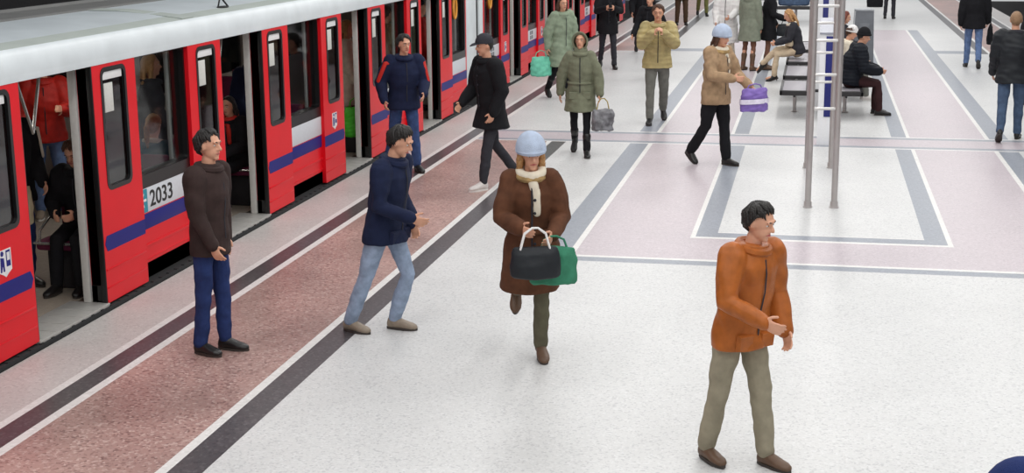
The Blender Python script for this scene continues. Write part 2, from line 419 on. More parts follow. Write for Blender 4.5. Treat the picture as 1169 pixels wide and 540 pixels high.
    # ---- trousers / tights
    if bottom:
        bm_, wd = bottom[0], bottom[1]; cut = bottom[2] if len(bottom) > 2 else .96
        t = MB()
        t.loft([ringT(P - up * .12 * S, .08, .07), ringT(P - up * .06 * S, .168, .125), ringT(P + up * .02 * S, .17, .128), ringT(P + up * .10 * S, .155, .115), ringT(P + up * .14 * S, .12, .09)])
        for s in (1, -1):
            j = J[s]
            kn = j['knee']
            t.chain([j['hip'] + up * .01, j['hip'].lerp(kn, .5), kn, kn.lerp(j['ankle'], .45), kn.lerp(j['ankle'], cut)], [q * S for q in (.092 * max(1, wd * .95), .083 * wd, .066 * wd, .062 * wd, .056 * wd)], n=14)
        link('trousers', remesh(t, vox * 1.1, 2, .006, 6, .007, 14), bm_, root)
    # ---- shoes
    if shoe:
        sm, so, shaft, hl = shoe
        for s in (1, -1):
            j = J[s]; a = j['ankle']; fd, fu = j['fd'], j['fu']; sd = fd.cross(fu).normalized()
            if hl:
                fd = (fd - Z * .35).normalized(); fu = sd.cross(fd).normalized()
                if fu.z < 0: fu = -fu
            q = MB()
            def fs(t, w, hgt, zc): return (a + fd * t * S + fu * (-.085 + zc) * S, sd * w * S, fu * hgt * S)
            q.loft([fs(-.062, .016, .02, .04), fs(-.05, .034, .045, .052), fs(-.01, .040, .056, .06), fs(.05, .043, .046, .05), fs(.11, .050, .034, .038), fs(.155, .046, .028, .032), fs(.185, .030, .02, .027), fs(.197, .012, .01, .024)], n=14)
            if shaft:
                q.chain([a - fu * .03 * S, a.lerp(j['knee'], shaft / (.415 * S) * .5), a.lerp(j['knee'], min(.92, shaft / (.415 * S)))], [.047 * S, .05 * S, .062 * S], n=12)
            else:
                q.chain([a - fu * .03 * S, a + fu * .01 * S], .043 * S, n=12)
            sh = link('boot' if shaft else 'shoe', remesh(q, vox * .9, 1), sm, root)
            q = MB()
            n_ = 18; outl = []
            for i in range(n_):
                ang = 2 * PI * i / n_; tt = .065 + .135 * math.cos(ang); w = (.046 if tt > .05 else .038) * math.sin(ang)
                outl.append((tt, w))
            V = [a + fd * t * S + sd * w * S + fu * (-.085) * S for t, w in outl] + [a + fd * t * S + sd * w * S + fu * (-.066) * S for t, w in outl]
            q.add(V, [tuple(range(n_))[::-1], tuple(range(n_, 2 * n_))] + [(i, (i + 1) % n_, n_ + (i + 1) % n_, n_ + i) for i in range(n_)])
            if hl:
                q.chain([a - fd * .035 * S - fu * .07 * S, a - fd * .04 * S - fu * .07 * S - Z * hl], [.02 * S, .007 * S], n=8)
            q.build('sole', so, sh)
    # ---- top garment
    if top:
        tm, hem, th, opt = top
        hem *= S
        t = MB(); g = th
        secs = []
        seated = seat is not None
        if hem > .02 and not seated:
            N = 4
            for i in range(N + 1):
                L = hem * (1 - i / N)
                pp = []
                for s in (1, -1):
                    j = J[s]; tl = .42 * S
                    depth = L
                    along = j['th'] if True else None
                    c = j['hip'] + j['th'] * min(tl, depth / max(.35, -j['th'].z))
                    if depth > tl * -j['th'].z: c = j['knee'] + j['sh'] * (depth - tl * -j['th'].z)
                    pp.append(c)
                xm = (pp[0].x + pp[1].x) / 2; ym = (pp[0].y + pp[1].y) / 2
                fl_ = opt.get('flare', 0) * L
                rx = max(.165 * S, abs(pp[0].x - pp[1].x) / 2 + .085 * S) + g + fl_
                ry = abs(pp[0].y - pp[1].y) / 2 * .85 + .11 * S + g + fl_
                secs.append((Vector((xm, ym, P.z - L)), Vector((rx, 0, 0)), Vector((0, -ry, 0))))
            c0, e1, e2 = secs[0]; secs.insert(0, (c0 - Z * .004, e1 * .97, e2 * .97))
        else:
            secs.append(ringT(P - up * .06 * S, .15 + g, .12 + g))
        gg = g / S
        wst = opt.get('waist', .142)
        for u_, rx, ry, sh_ in ((.05, .162, .115, 0), (.16, wst, .105, 0), (.26, .150 + opt.get('puff', 0), .118 + opt.get('puff', 0), 1), (.36, .165 + opt.get('puff', 0), .122 + opt.get('puff', 0), 1), (.45, .168, .108, 1), (.515, .125, .082, 1), (.55, .078, .07, 1), (.585, .07, .068, 1)):
            kk = (k if u_ > .1 else 1)
            secs.append(ringT(P + up * u_ * S, rx * kk + gg, ry * kk + gg * .9, rt_sh if sh_ else rt, fw_sh if sh_ else fw))
        t.loft(secs, n=24)
        for s in (1, -1):
            j = J[s]
            aw = opt.get('arm', 1.0)
            t.chain([j['sh_'] - rt_sh * s * .02, j['sh_'].lerp(j['el'], .5), j['el'], j['el'].lerp(j['wr'], .5), j['el'].lerp(j['wr'], 1.02)], [(.060 * k + gg * .9) * S * aw, (.053 * k + gg * .9) * S * aw, (.047 * k + gg * .85) * S * aw, (.043 + gg * .7) * S * aw, (.036 + gg * .55) * S * aw], n=14)
        if opt.get('hood') == 'down':
            t.ell(neck - fw * .085 * S - up * .01 * S, (.11 * S, .06 * S, .075 * S))
        jk = link('jacket' if hem < .28 * S else 'coat', remesh(t, vox * 1.15, 2, opt.get('fold', .010), 6, opt.get('fold', .010) * .8, 14), tm, root)
        cm = opt.get('collar', tm)
        q = MB(); q.ring(neck + up * .0 * S + fw * .01 * S, rt_sh * (.082 * S + g * .4), fw_sh * (.078 * S + g * .4) + up * -.012, .024 * S + g * .15); q.build('collar', cm, jk)
        if opt.get('front', True):
            def fr(u_, r): return P + up * u_ * S + fw_sh * (r * S + g + .004)
            q = MB(); q.chain([fr(.02, .118), fr(.16, .108), fr(.30, .121 + opt.get('puff', 0)), fr(.42, .112), fr(.50, .088)], .006, n=6, flat=(fw, .5)); q.build('zip', opt.get('zip', CHAR), jk)
        if opt.get('pockets'):
            for s in (1, -1):
                c = P - Z * .03 * S + fw * (.118 * S + g) + rt * s * .095 * S
                q = MB(); q.loft([(c + fw * g_, (rt * a_ + up * b_) * S, (rt * a_ - up * b_) * S) for g_, a_, b_ in ((-.03, .058, .05), (-.006, .058, .05), (.003, .053, .045))], n=4); q.build('pocket', tm, jk)
        if opt.get('stripe'):
            for s in (1, -1):
                j = J[s]; q = MB()
                a_ = j['sh_'].lerp(j['el'], .12); b_ = j['sh_'].lerp(j['el'], .95)
                o_ = (fw_sh * .6 + rt_sh * s * .5 + up * .2).normalized() * (.052 * S + g * .9)
                q.chain([a_ + up * .04 * S - rt_sh * s * .05 * S + fw_sh * .05 * S, a_ + o_, b_ + o_ * .9], [.026, .03, .026], n=10, flat=(o_, .35)); q.build('sleeve_stripe', opt['stripe'], jk)
        if opt.get('belt'):
            q = MB(); q.ring(P + up * .14 * S, rt * ((wst + .004) * S * k + g), fw * ((.107) * S * k + g), .018); q.build('belt', opt['belt'], jk)
        if opt.get('buttons'):
            for u_ in (.06, .18, .30, .40):
                q = MB(); q.ell(fr(u_, .118) + rt * .02, (.011, .008, .011)); q.build('button', CHAR, jk)
        if opt.get('hood') == 'up':
            q = MB()
            q.cap(hc - hup * .008 * S, (-hfw * .85 + hup * .5), hfw, (.108 * S, .128 * S, .125 * S), lambda az: 104 - 12 * math.cos(az), .014 * S)
            q2 = MB(); q2.loft([(neck - up * .03 * S, rt * .10 * S, fw * .095 * S), (neck + up * .05 * S, rt * .10 * S, fw * .08 * S), (neck + up * .085 * S - fw * .015 * S, rt * .088 * S, fw * .07 * S)])
            q.add(q2.v, q2.f)
            hd = q.build('hood', tm, jk)
            axis = (hfw * .9 - hup * .3).normalized()
            if opt.get('trim'):
                q = MB(); q.ring(hc + hfw * .040 * S - hup * .004 * S - up * 0, hrt * .104 * S, hup * .124 * S + hfw * .02 * S, .014 * S); q.build('hood_trim', opt['trim'], hd)
    if scarf:
        q = MB(); q.ring(neck + up * .025 * S + fw * .012 * S, rt_sh * .082 * S, fw_sh * .08 * S - up * .015, .036 * S)
        q.chain([neck + fw * .10 * S, neck - up * .12 * S + fw * .135 * S + rt * .03, neck - up * .26 * S + fw * .15 * S + rt * .035], [.034, .036, .03], flat=(fw, .55))
        link('scarf', remesh(q, .011, 1, .006, 14), scarf, root)
    # ---- hair and hats
    if hair:
        st, hm = hair
        q = MB()
        fn = (lambda az: 93 - 33 * math.cos(az) + 5 * math.sin(az * 6)) if st in ('short', 'buzz') else (lambda az: 100 - 40 * math.cos(az))
        add = .006 if st == 'buzz' else .013
        cm_ = MB(); cm_.cap(hc + hup * .014 * S - hfw * .009 * S, (hup - hfw * .35), hfw, (hr[0] + add * S, hr[1] + add * S, hr[2] * .88 + add * S), fn, .02 * S, n=44, m=14)
        if st in ('short', 'buzz'):
            rs = random.Random(len(label)); A = .007 * S if st == 'short' else .002 * S
            cen = hc
            q.v = []
            for vv in cm_.v:
                d = (Vector(vv) - cen); t_ = noise.noise(Vector((d.x * 40, d.y * 40, d.z * 14)) + Vector((rs.random() * 9, 0, 0)))
                q.v.append(tuple(Vector(vv) + d.normalized() * A * (t_ + .2)))
            q.f = cm_.f; q.m = cm_.m
            if st == 'short':
                ax_ = (hup - hfw * .35).normalized(); f_ = (hfw - ax_ * hfw.dot(ax_)).normalized(); w_ = ax_.cross(f_); hcc = hc + hup * .014 * S - hfw * .009 * S
                def onhead(p, az, g): return hcc + ax_ * (hr[2] * .88 + g) * math.cos(R(p)) + (f_ * math.cos(az) * (hr[1] + g) + w_ * math.sin(az) * (hr[0] + g)) * math.sin(R(p))
                for i in range(34):
                    az = 2 * PI * i / 34 + rs.uniform(-.08, .08); e_ = fn(az) + rs.uniform(-6, 9); sk = rs.uniform(.1, .5); g0 = add * S
                    q.chain([onhead(rs.uniform(12, 26), az - sk, g0), onhead(e_ * .55, az - sk * .4, g0 + .004 * S), onhead(e_ * .85, az, g0 + .003 * S), onhead(e_ + 4, az + sk * .2, g0 - .004 * S)], [.010 * S, .014 * S, .011 * S, .003 * S], n=7)
            q.build('hair', hm, root)
        else:
            q.add(cm_.v, cm_.f)
        if st == 'long':
            for s in (1, -1):
                q.chain([hc + hup * .03 * S + hrt * s * .076 * S, hc - hup * .06 * S + hrt * s * .083 * S - hfw * .012 * S, hc - hup * .16 * S + hrt * s * .085 * S - hfw * .02 * S, hc - hup * .24 * S + hrt * s * .075 * S], [.024 * S, .028 * S, .028 * S, .014 * S])
            q.loft([(hc + hup * .02 * S - hfw * .07 * S, hrt * .07 * S, hfw * .04 * S), (hc - hup * .10 * S - hfw * .085 * S, hrt * .088 * S, hfw * .04 * S), (hc - hup * .20 * S - hfw * .085 * S, hrt * .088 * S, hfw * .035 * S), (hc - hup * .28 * S - hfw * .08 * S, hrt * .05 * S, hfw * .02 * S)])
        if st == 'ponytail':
            q.chain([hc + hup * .04 * S - hfw * .10 * S, hc - hup * .02 * S - hfw * .15 * S, hc - hup * .14 * S - hfw * .145 * S, hc - hup * .24 * S - hfw * .12 * S], [.022 * S, .032 * S, .028 * S, .01 * S])
        if st not in ('short', 'buzz'): link('hair', remesh(q, .009, 1, .004, 24, .004, 60), hm, root)
    if hat:
        kind, hm = hat[0], hat[1]
        q = MB()
        tl = -.25
        if kind == 'beanie':
            q.cap(hc + hup * .026 * S - hfw * .006 * S, (hup + hfw * tl), hfw, (hr[0] + .02 * S, hr[1] + .018 * S, hr[2] * .95 + .022 * S), lambda az: 94, .02 * S)
            o = q.build('beanie', hm, root)
            ax = (hup + hfw * tl).normalized(); f2 = (hfw - ax * hfw.dot(ax)).normalized()
            q = MB(); q.ring(hc + hup * .028 * S - hfw * .006 * S, hrt * (hr[0] + .014 * S), f2 * (hr[1] + .012 * S), .017 * S); q.build('cuff', hat[2] if len(hat) > 2 else hm, o)
        elif kind == 'cap':
            q.cap(hc + hup * .03 * S - hfw * .005 * S, (hup - hfw * .12), hfw, (hr[0] + .016 * S, hr[1] + .015 * S, hr[2] * .82 + .016 * S), lambda az: 92, .014 * S)
            o = q.build('cap', hm, root)
            q = MB(); q.loft([(hc + hup * .04 * S + hfw * .06 * S, hrt * .074 * S, hup * .008 * S), (hc + hup * .036 * S + hfw * .12 * S, hrt * .066 * S, hup * .006 * S), (hc + hup * .026 * S + hfw * .165 * S, hrt * .03 * S, hup * .004 * S)]); q.build('peak', hm, o)
        elif kind == 'soft':
            q.cap(hc + hup * .03 * S - hfw * .012 * S, (hup - hfw * .3), hfw, (hr[0] + .045 * S, hr[1] + .04 * S, hr[2] * .9 + .035 * S), lambda az: 98, .03 * S)
            o = q.build('hat', hm, root)
            q = MB(); q.ring(hc + hup * .022 * S - hfw * .01 * S, hrt * (hr[0] + .022 * S), hfw * (hr[1] + .02 * S) + hup * .02 * S, .024 * S); q.build('brim', hat[2] if len(hat) > 2 else hm, o)
    M = Matrix.Translation((loc[0], loc[1], floorz)) @ Matrix.Rotation(R(rz), 4, 'Z')
    return dict(root=root, hand={s: M @ J[s]['grip'] for s in (1, -1)}, elbow={s: M @ J[s]['el'] for s in (1, -1)}, sh={s: M @ J[s]['sh_'] for s in (1, -1)}, head=M @ hc, pelvis=M @ P, M=M)

def bag(name, label, cat, top, w, d, h, m, rz=0, handle=.12, hm=None, soft=.012, band=None, straps=1):
    """soft bag hanging from the point top by its handles"""
    e = empty(name, (top[0], top[1], top[2] - handle - h), rz); tag(e, label, cat)
    q = MB()
    q.loft([((0, 0, .0), X * w * .42, Y * d * .40), ((0, 0, .015), X * w * .48, Y * d * .5), ((0, 0, h * .4), X * w * .5, Y * d * .52), ((0, 0, h * .8), X * w * .47, Y * d * .36), ((0, 0, h), X * w * .42, Y * d * .12)], n=24)
    link('bag_body', remesh(q, max(.007, w * .03), 1, soft, 9, soft * .7, 22), m, e)
    q = MB()
    for y in ((-d * .12, d * .12) if straps == 2 else (0,)):
        q.chain([(-w * .28, y, h * .93), (-w * .20, y * .6, h + handle * .7), (-.02, 0, h + handle), (.02, 0, h + handle), (w * .20, y * .6, h + handle * .7), (w * .28, y, h * .93)], .008, n=8)
    q.build('handle', hm or m, e)
    if band:
        q = MB(); q.loft([((0, 0, h * .35), X * w * .515, Y * d * .535), ((0, 0, h * .55), X * w * .505, Y * d * .5)], n=24, close=False); q.build('printed_band', band, e)
    return e

# ================================================================== SETTING
F_WHITE = granite('white_terrazzo', (208, 208, 207), (186, 186, 187), (218, 218, 218), .38, 70, .05)
F_PALE = granite('pale_edge_granite', (198, 193, 190), (182, 176, 174), (210, 206, 203), .42, 60, .06)
F_RED = granite('red_granite', (176, 142, 134), (134, 100, 95), (202, 176, 168), .32, 55, .22)
F_PINK = granite('pink_granite', (192, 181, 186), (178, 167, 173), (204, 194, 199), .36, 60, .05)
F_GREY = granite('hazed_stripe_granite', (143, 148, 158), (130, 135, 146), (156, 161, 170), .36, 60, .05)  # stripe stone with reflection and haze painted in as a paler grey
F_DARK = granite('dark_granite', (78, 74, 77), (58, 55, 58), (102, 98, 100), .3, 55, .15)
F_LINE = granite('white_marble_line', (224, 222, 219), (214, 212, 209), (234, 232, 230), .4, 40, .04)

def floor_mat(x, y):
    """0 white 1 pale 2 red 3 pink 4 grey 5 dark 6 line; mirrored about the platform centre line"""
    xs = x - .13; a = abs(xs)
    if a > 5.23: return 1
    if a > 5.16: return 6
    if a > 4.975: return 5
    if a > 4.90: return 6
    cross = 20.14 < y < 21.24
    if cross:
        if y < 20.20 or y > 21.18: return 6
        if y < 20.36 or y > 21.02: return 4
        return 3 if a < 4.9 else 2
    walkway = (y < 20.14) or (y > 34.2)
    if walkway and a > 3.57:
        if a < 3.64 or False: return 5
        return 2
    if walkway and y < 20.14:
        if a > 3.57: return 2
    # stripe beside the central field
    if y > 13.17 and y < 41:
        if 2.38 < a <= 2.64 and y > 13.2: return 4
        if 2.32 < a <= 2.38: return 6
        if a <= 2.32:
            if 13.17 < y < 13.24: return 6
            if y < 14.15: return 3
            if a > 1.28: return 3
            if y < 14.22: return 6 if a <= 1.28 else 3
            if a > 1.23: return 6
            if a > 1.02: return 4
            if y < 14.43: return 4
            if y < 14.46: return 6
            return 0
    if 13.00 < y <= 13.17 and a < 2.64: return 4
    if 34.2 < y < 34.9 and a > 2.64: return 4
    return 0

def build_floor():
    cx = .13
    ax = [0, 1.02, 1.23, 1.28, 2.32, 2.38, 2.64, 3.57, 3.78, 3.85, 4.90, 4.975, 5.16, 5.23]
    xs = sorted(set([cx + a for a in ax] + [cx - a for a in ax] + [-5.66, 5.86]))
    # grey-dark stripe of the walkway with its white line (both sides)
    ys = sorted(set([-4, 4, 8, 13.0, 13.17, 13.24, 14.15, 14.22, 14.43, 14.46, 20.14, 20.20, 20.36, 21.02, 21.18, 21.24, 34.2, 34.9, 41, 75]))
    q = MB()
    V = [(x, y, 0) for y in ys for x in xs]; n = len(xs); F = []; M_ = []
    for j in range(len(ys) - 1):
        for i in range(n - 1):
            xm = (xs[i] + xs[i + 1]) / 2; ym = (ys[j] + ys[j + 1]) / 2
            mi = floor_mat(xm, ym)
            a = xm - .13
            wk = (ym < 20.14 or ym > 34.2)
            if wk and 3.3 < abs(a) < 5.0 and mi in (0, 2, 5):
                o = abs(xm - .13)
                if o > 3.85 and o < 4.90: mi = 2
                if 3.78 < o <= 3.85: mi = 6
                if 3.57 < o <= 3.78: mi = 5
                if o <= 3.57: mi = 0
            F.append((j * n + i, j * n + i + 1, (j + 1) * n + i + 1, (j + 1) * n + i)); M_.append(mi)
    q.v = V; q.f = F; q.m = M_
    # platform edges
    for x in (-5.66, 5.86):
        q.add([(x, -4, 0), (x, 75, 0), (x, 75, -1.2), (x, -4, -1.2)], [(0, 1, 2, 3)], 5)
    o = q.build('floor', [F_WHITE, F_PALE, F_RED, F_PINK, F_GREY, F_DARK, F_LINE], smooth=False, kind='structure')
    return o
build_floor()
CONC = mat('dark_tunnel_concrete', (26, 25, 27), .9, 0, .25, 3, .5, 20)
q = MB(); q.box(-10, -5.66, -4, 75, -1.4, -1.2); q.build('floor_track_left', CONC, smooth=False, kind='structure')
q = MB(); q.box(5.86, 10.2, -4, 75, -1.4, -1.2); q.build('floor_track_right', CONC, smooth=False, kind='structure')
q = MB(); q.box(-10.2, -10, -4, 75, -1.4, 6); q.build('wall_left', CONC, smooth=False, kind='structure')
q = MB(); q.box(10.2, 10.4, -4, 75, -1.4, 2.2); q.build('wall_right', CONC, smooth=False, kind='structure')
for xx in (5.9,):
    q = MB()
    q.box(5.83, 5.90, -4, 75, -.12, -.005); q.build('trim_1', mat('edge_rubber', (24, 24, 26), .7), smooth=False, kind='structure')
q = MB(); q.box(-5.70, -5.655, -4, 75, -.14, -.004); q.build('trim_2', mat('edge_rubber', (24, 24, 26), .7), smooth=False, kind='structure')

# ================================================================== TRAIN
T_RED = mat('train_red', (222, 14, 30), .38, 0, .03, 3, spec=.3)
T_SILV = mat('train_silver', (214, 221, 224), .35, 0, .05, 4, spec=.5)
T_ROOF = mat('train_roof_grey', (196, 204, 208), .4, 0, .07, 2.5, spec=.5)
T_ROOFD = mat('train_roof_gutter', (112, 112, 110), .6, 0, .12, 3)
T_ROOFG = mat('train_roof_shoulder', (174, 182, 176), .5, 0, .06, 3)
T_BLK = mat('train_black', (16, 16, 18), .35, 0, .1)
T_UND = mat('underframe_black', (30, 31, 33), .8, 0, .2)
T_BLUE = mat('train_blue', (26, 30, 118), .45, 0, .05, 3, spec=.25)
T_WHITE = mat('plate_white', (208, 212, 218), .4, 0, .03)
T_STEEL = mat('steel_pole', (196, 194, 190), .25, .75, .04)
T_JAMB = mat('door_jamb_silver', (206, 204, 200), .4, .2, .04)
T_TEAL = mat('sign_teal', (20, 138, 156), .4, 0, .03)
T_INK = mat('ink_black', (14, 14, 16), .5, 0, .02)
T_STICK = mat('sticker_white', (228, 228, 228), .5, 0, .03)
T_PAPER = mat('paper_notice', (206, 206, 200), .7, 0, .12, 160)
T_GOLD = mat('sign_orange', (232, 160, 60), .5, 0, .05)
T_INT = mat('train_interior_wall', (146, 138, 130), .6, 0, .05)
T_FLOOR = mat('train_floor', (150, 140, 128), .55, 0, .1, 30)
T_SILL = mat('aluminium_sill', (190, 188, 184), .4, .35, .06, 20)
T_SEAT = mat('seat_purple', (98, 22, 58), .8, 0, .2, 40)
T_SEATB = mat('seat_shell', (40, 38, 42), .5, 0, .1)
T_GLASS = glass('window_glass', (.78, .80, .80), .07)
T_DGLASS = glass('door_glass', (.30, .32, .33), .13)
T_LAMP = lamp_mat('train_lamp', 8.0)
T_ORANGE = mat('panel_orange', (196, 118, 60), .6, 0, .05)

def rrect(y0, y1, z0, z1, r, n=6):
    P = []
    for cy, cz, a0 in ((y1 - r, z1 - r, 0), (y0 + r, z1 - r, 90), (y0 + r, z0 + r, 180), (y1 - r, z0 + r, 270)):
        for i in range(n):
            a = R(a0 + 90 * i / (n - 1)); P.append((cy + r * math.cos(a), cz + r * math.sin(a)))
    return P
XF, XB = -5.74, -5.86         # outer and inner face of the side wall
LF = -5.695                   # outer face of an open door leaf
ZT = 2.07
def text_mesh(s, size, sx):
    cu = bpy.data.curves.new('txt', 'FONT'); cu.body = s; cu.size = size; cu.extrude = .0015; cu.offset = .0025
    ob = bpy.data.objects.new('txt', cu); ROOT.objects.link(ob); dg = bpy.context.evaluated_depsgraph_get()
    me = bpy.data.meshes.new_from_object(ob.evaluated_get(dg)); bpy.data.objects.remove(ob)
    return me

def metro_car(label, y0, y1, doors, group, number_at=None):
    """doors: list of (y_open0, y_open1); leaves stand outside on both sides of each opening"""
    org = (-5.74, y0, 0)
    car = empty('metro_car', org); tag(car, label, 'train', group)
    W = lambda o: org
    LW = .75
    # body wall in sections between the openings
    edges = [y0] + [v for d in doors for v in d] + [y1]
    secs = [(edges[i], edges[i + 1]) for i in range(0, len(edges), 2)]
    for a, b in secs:
        first = a == y0; last = b == y1
        w0 = a + .10 if first else a + LW - .02; w1 = b - .10 if last else b - LW + .02
        if w1 - w0 < .3: w0 = w1 - .3
        q = MB()
        inn = rrect(w0 + .03, w1 - .03, .97, 2.03, .05)
        out = rrect(a, b, .20, ZT, .004)
        q.frame(out, inn, XB, XF)
        q.box(XF - .005, XF + .010, a + .02, b - .02, .34, .37, 0, .006)
        q.box(XF - .005, XF + .006, a + .02, b - .02, .22, .24, 0, .004)
        sp = q.build('side_panel', T_RED, car, org)
        # black window surround, plate, stripe
        q = MB(); q.frame(rrect(w0 - .02, w1 + .02, .868, 2.068, .004), rrect(w0 + .045, w1 - .045, .985, 2.02, .04), XB - .01, XF + .006); q.build('window_surround', T_BLK, sp, org)
        q = MB(); q.box(XF - .05, XF - .042, w0 + .02, w1 - .02, .96, 2.04); q.build('window_pane', T_GLASS, sp, org)
        q = MB(); q.box(XB - .03, XB + .0, w1 - .14, w1 - .09, .93, 2.06, 0, .008); q.build('window_post', T_JAMB, sp, org)
        q = MB(); q.box(XF, XF + .007, w0 - .01, w1 + .01, .65, .866, 0, .002); pl = q.build('number_plate', T_WHITE, sp, org)
        q = MB(); q.box(XF, XF + .004, a + .01, b - .01, .50, .638, 0, .0015); q.build('blue_stripe', T_BLUE, sp, org)
        if number_at is not None and abs(w0 - number_at) < .5:
            q = MB(); q.box(XF + .005, XF + .011, w0 + .015, w0 + .165, .655, .862); q.build('arrow_panel', T_TEAL, sp, org)
            yc, zc = w0 + .09, .765
            q = MB()
            q.prism([(yc - .05, zc - .005 + .0), (yc + .05, zc - .012), (yc + .05, zc + .012), (yc - .05, zc + .009)], 'x', XF + .010, XF + .014)
            q.prism([(yc - .058, zc), (yc - .008, zc + .06), (yc + .010, zc + .06), (yc - .03, zc), (yc + .010, zc - .06), (yc - .008, zc - .06)], 'x', XF + .010, XF + .0145)
            q.build('arrow', T_STICK, sp, org, smooth=False)
            me = text_mesh('2033', .205, 1)
            co = np.zeros(len(me.vertices) * 3); me.vertices.foreach_get('co', co); co = co.reshape(-1, 3)
            wdt = co[:, 0].max() - co[:, 0].min()
            new = np.stack([XF + .0085 + co[:, 2], w0 + .22 + (co[:, 0] - co[:, 0].min()) * (.46 / wdt), .69 + co[:, 1] * 1.0], 1) - np.array(org)
            me.vertices.foreach_set('co', new.ravel()); me.update()
            link('number', me, T_INK, sp, smooth=False)
        elif number_at is None:
            q = MB()
            for i in range(2):
                for j in range(2):
                    q.box(XF + .005, XF + .009, (w0 + w1) / 2 - .16 + i * .17, (w0 + w1) / 2 - .03 + i * .17, .675 + j * .095, .75 + j * .095)
            q.build('pictogram', mat('picto_grey', (110, 112, 118), .5, 0, .2), sp, org)
        if first or last:
            yc = (w0 + w1) / 2
            q = MB(); V = []
            q.ring((XF - .03, yc, 1.72), (0, .10, 0), (0, 0, .17), .022); q.build('ring_sign', T_GOLD, sp, org)
        # seats behind this window
        if b - a > 2:
            for ys, fc in ((a + .32, -1), (b - .80, 1)):
                for xs in ((-6.52, -5.90), (-8.35, -7.72)):
                    q = MB(); q.box(xs[0], xs[1], ys, ys + .46, .40, .49, 0, .03); st = q.build('seat', T_SEAT, car, org)
                    yb = ys + .46 if fc < 0 else ys - .08
                    q = MB(); q.box(xs[0], xs[1], yb, yb + .08, .46, 1.02, 0, .03); q.build('seat_back', T_SEAT, st, org)
                    q = MB(); q.box(xs[0] + .06, xs[1] - .06, ys + .08, ys + .40, .05, .40, 0, .02); q.build('seat_base', T_SEATB, st, org)
                    q = MB(); yy = ys - .01 if fc < 0 else ys + .47
                    q.chain([(xs[0], yy, .47), (xs[1], yy, .47)], .013, n=8)
                    for xk in (xs[0] + .05, xs[1] - .05):
                        dy = .12 if fc < 0 else -.12
                        q.chain([(xk, yy, .47), (xk, yy + dy * .2, .58), (xk, yy + dy * 1.6, .66), (xk, yy + dy * 3, .64)], .012, n=8)
                    q.build('seat_rail', T_STEEL, st, org)
    # openings: jambs, sill, leaves
    for d0, d1 in doors:
        for yy, s in ((d0, -1), (d1, 1)):
            q = MB(); q.box(XB + .02, LF - .012, yy - .0 if s > 0 else yy - .03, yy + .03 if s > 0 else yy, .07, ZT, 0, .004); q.build('door_seal', T_BLK, car, org)
            q = MB(); q.box(XB - .045, XB + .022, yy - .035 if s > 0 else yy - .015, yy + .015 if s > 0 else yy + .035, .06, ZT, 0, .008); q.build('door_jamb', T_JAMB, car, org)
            a, b = (yy - LW, yy + .005) if s < 0 else (yy - .005, yy + LW)
            q = MB(); win = rrect(a + .135, b - .18 if s > 0 else b - .18, .99, 2.0, .07)
            if s < 0: win = rrect(a + .18, b - .135, .99, 2.0, .07)
            q.frame(rrect(a, b, .055, ZT - .005, .012), win, LF - .045, LF)
            q.box(LF - .004, LF + .007, a + .015, b - .015, .325, .345, 0, .005)
            q.box(LF - .004, LF + .005, a + .015, b - .015, .175, .19, 0, .004)
            lf = q.build('door_leaf', T_RED, car, org)
            wy0 = min(p[0] for p in win); wy1 = max(p[0] for p in win)
            q = MB(); q.frame(rrect(wy0 - .006, wy1 + .006, .984, 2.006, .074), rrect(wy0 + .03, wy1 - .03, 1.02, 1.97, .05), LF - .02, LF + .004); q.build('window_gasket', T_BLK, lf, org)
            q = MB(); q.box(LF - .026, LF - .02, wy0 + .01, wy1 - .01, 1.0, 1.99); q.build('window_pane', T_DGLASS, lf, org)
            q = MB(); q.box(LF - .018, LF - .008, wy0 + .05, wy1 - .05, 1.90, 1.965, 0, .003); q.build('door_label', T_STICK, lf, org)
            q = MB(); q.box(LF - .018, LF - .010, wy0 + .07, wy0 + .22, 1.63, 1.87, 0, .002); q.build('paper_notice', T_PAPER, lf, org)
            # stripe with a pointed end next to the opening
            q = MB()
            if s < 0: poly = [(a + .005, .49), (b - .05, .49), (b - .015, .555), (b - .05, .62), (a + .005, .62)]
            else: poly = [(b - .005, .49), (b - .005, .62), (a + .05, .62), (a + .015, .555), (a + .05, .49)]
            q.prism(poly, 'x', LF - .001, LF + .003); q.build('blue_stripe', T_BLUE, lf, org, smooth=False)
            if s < 0:
                yc = (wy0 + wy1) / 2 - .02
                q = MB(); q.prism([(yc - .085, .86), (yc - .085, .70), (yc - .03, .675), (yc, .655), (yc + .03, .675), (yc + .085, .70), (yc + .085, .86)], 'x', LF - .001, LF + .003); 
                q.prism([(yc - .035 + .02 * math.cos(t * .7854), .835 + .02 * math.sin(t * .7854)) for t in range(8)], 'x', LF + .002, LF + .0045, 1)
                q.prism([(yc - .06, .81), (yc - .015, .80), (yc - .01, .70), (yc - .03, .70), (yc - .035, .75), (yc - .05, .70), (yc - .068, .70)], 'x', LF + .002, LF + .0045, 1)
                q.prism([(yc + .015, .85), (yc + .07, .85), (yc + .07, .73), (yc + .015, .73)], 'x', LF + .002, LF + .0045, 1); q.prism([(yc + .025, .835), (yc + .06, .835), (yc + .06, .775), (yc + .025, .775)], 'x', LF + .004, LF + .006, 0)
                q.build('pictogram_sticker', [T_STICK, T_BLUE], lf, org, smooth=False)
            q = MB(); q.box(LF - .05, LF - .002, b - .002 if s < 0 else a - .012, b + .012 if s < 0 else a + .002, .06, ZT - .01, 0, .003); q.build('edge_rubber', T_BLK, lf, org)
        q = MB(); q.box(-6.05, LF + .012, d0 - .0, d1, .03, .06, 0, .004)
        for i in range(5):
            q.box(-5.99, LF, d0 + .05 + i * (d1 - d0 - .1) / 5, d0 + .06 + i * (d1 - d0 - .1) / 5, .058, .063)
        q.build('door_sill', T_SILL, car, org)
        # grab poles inside, V shaped at the top
        q = MB()
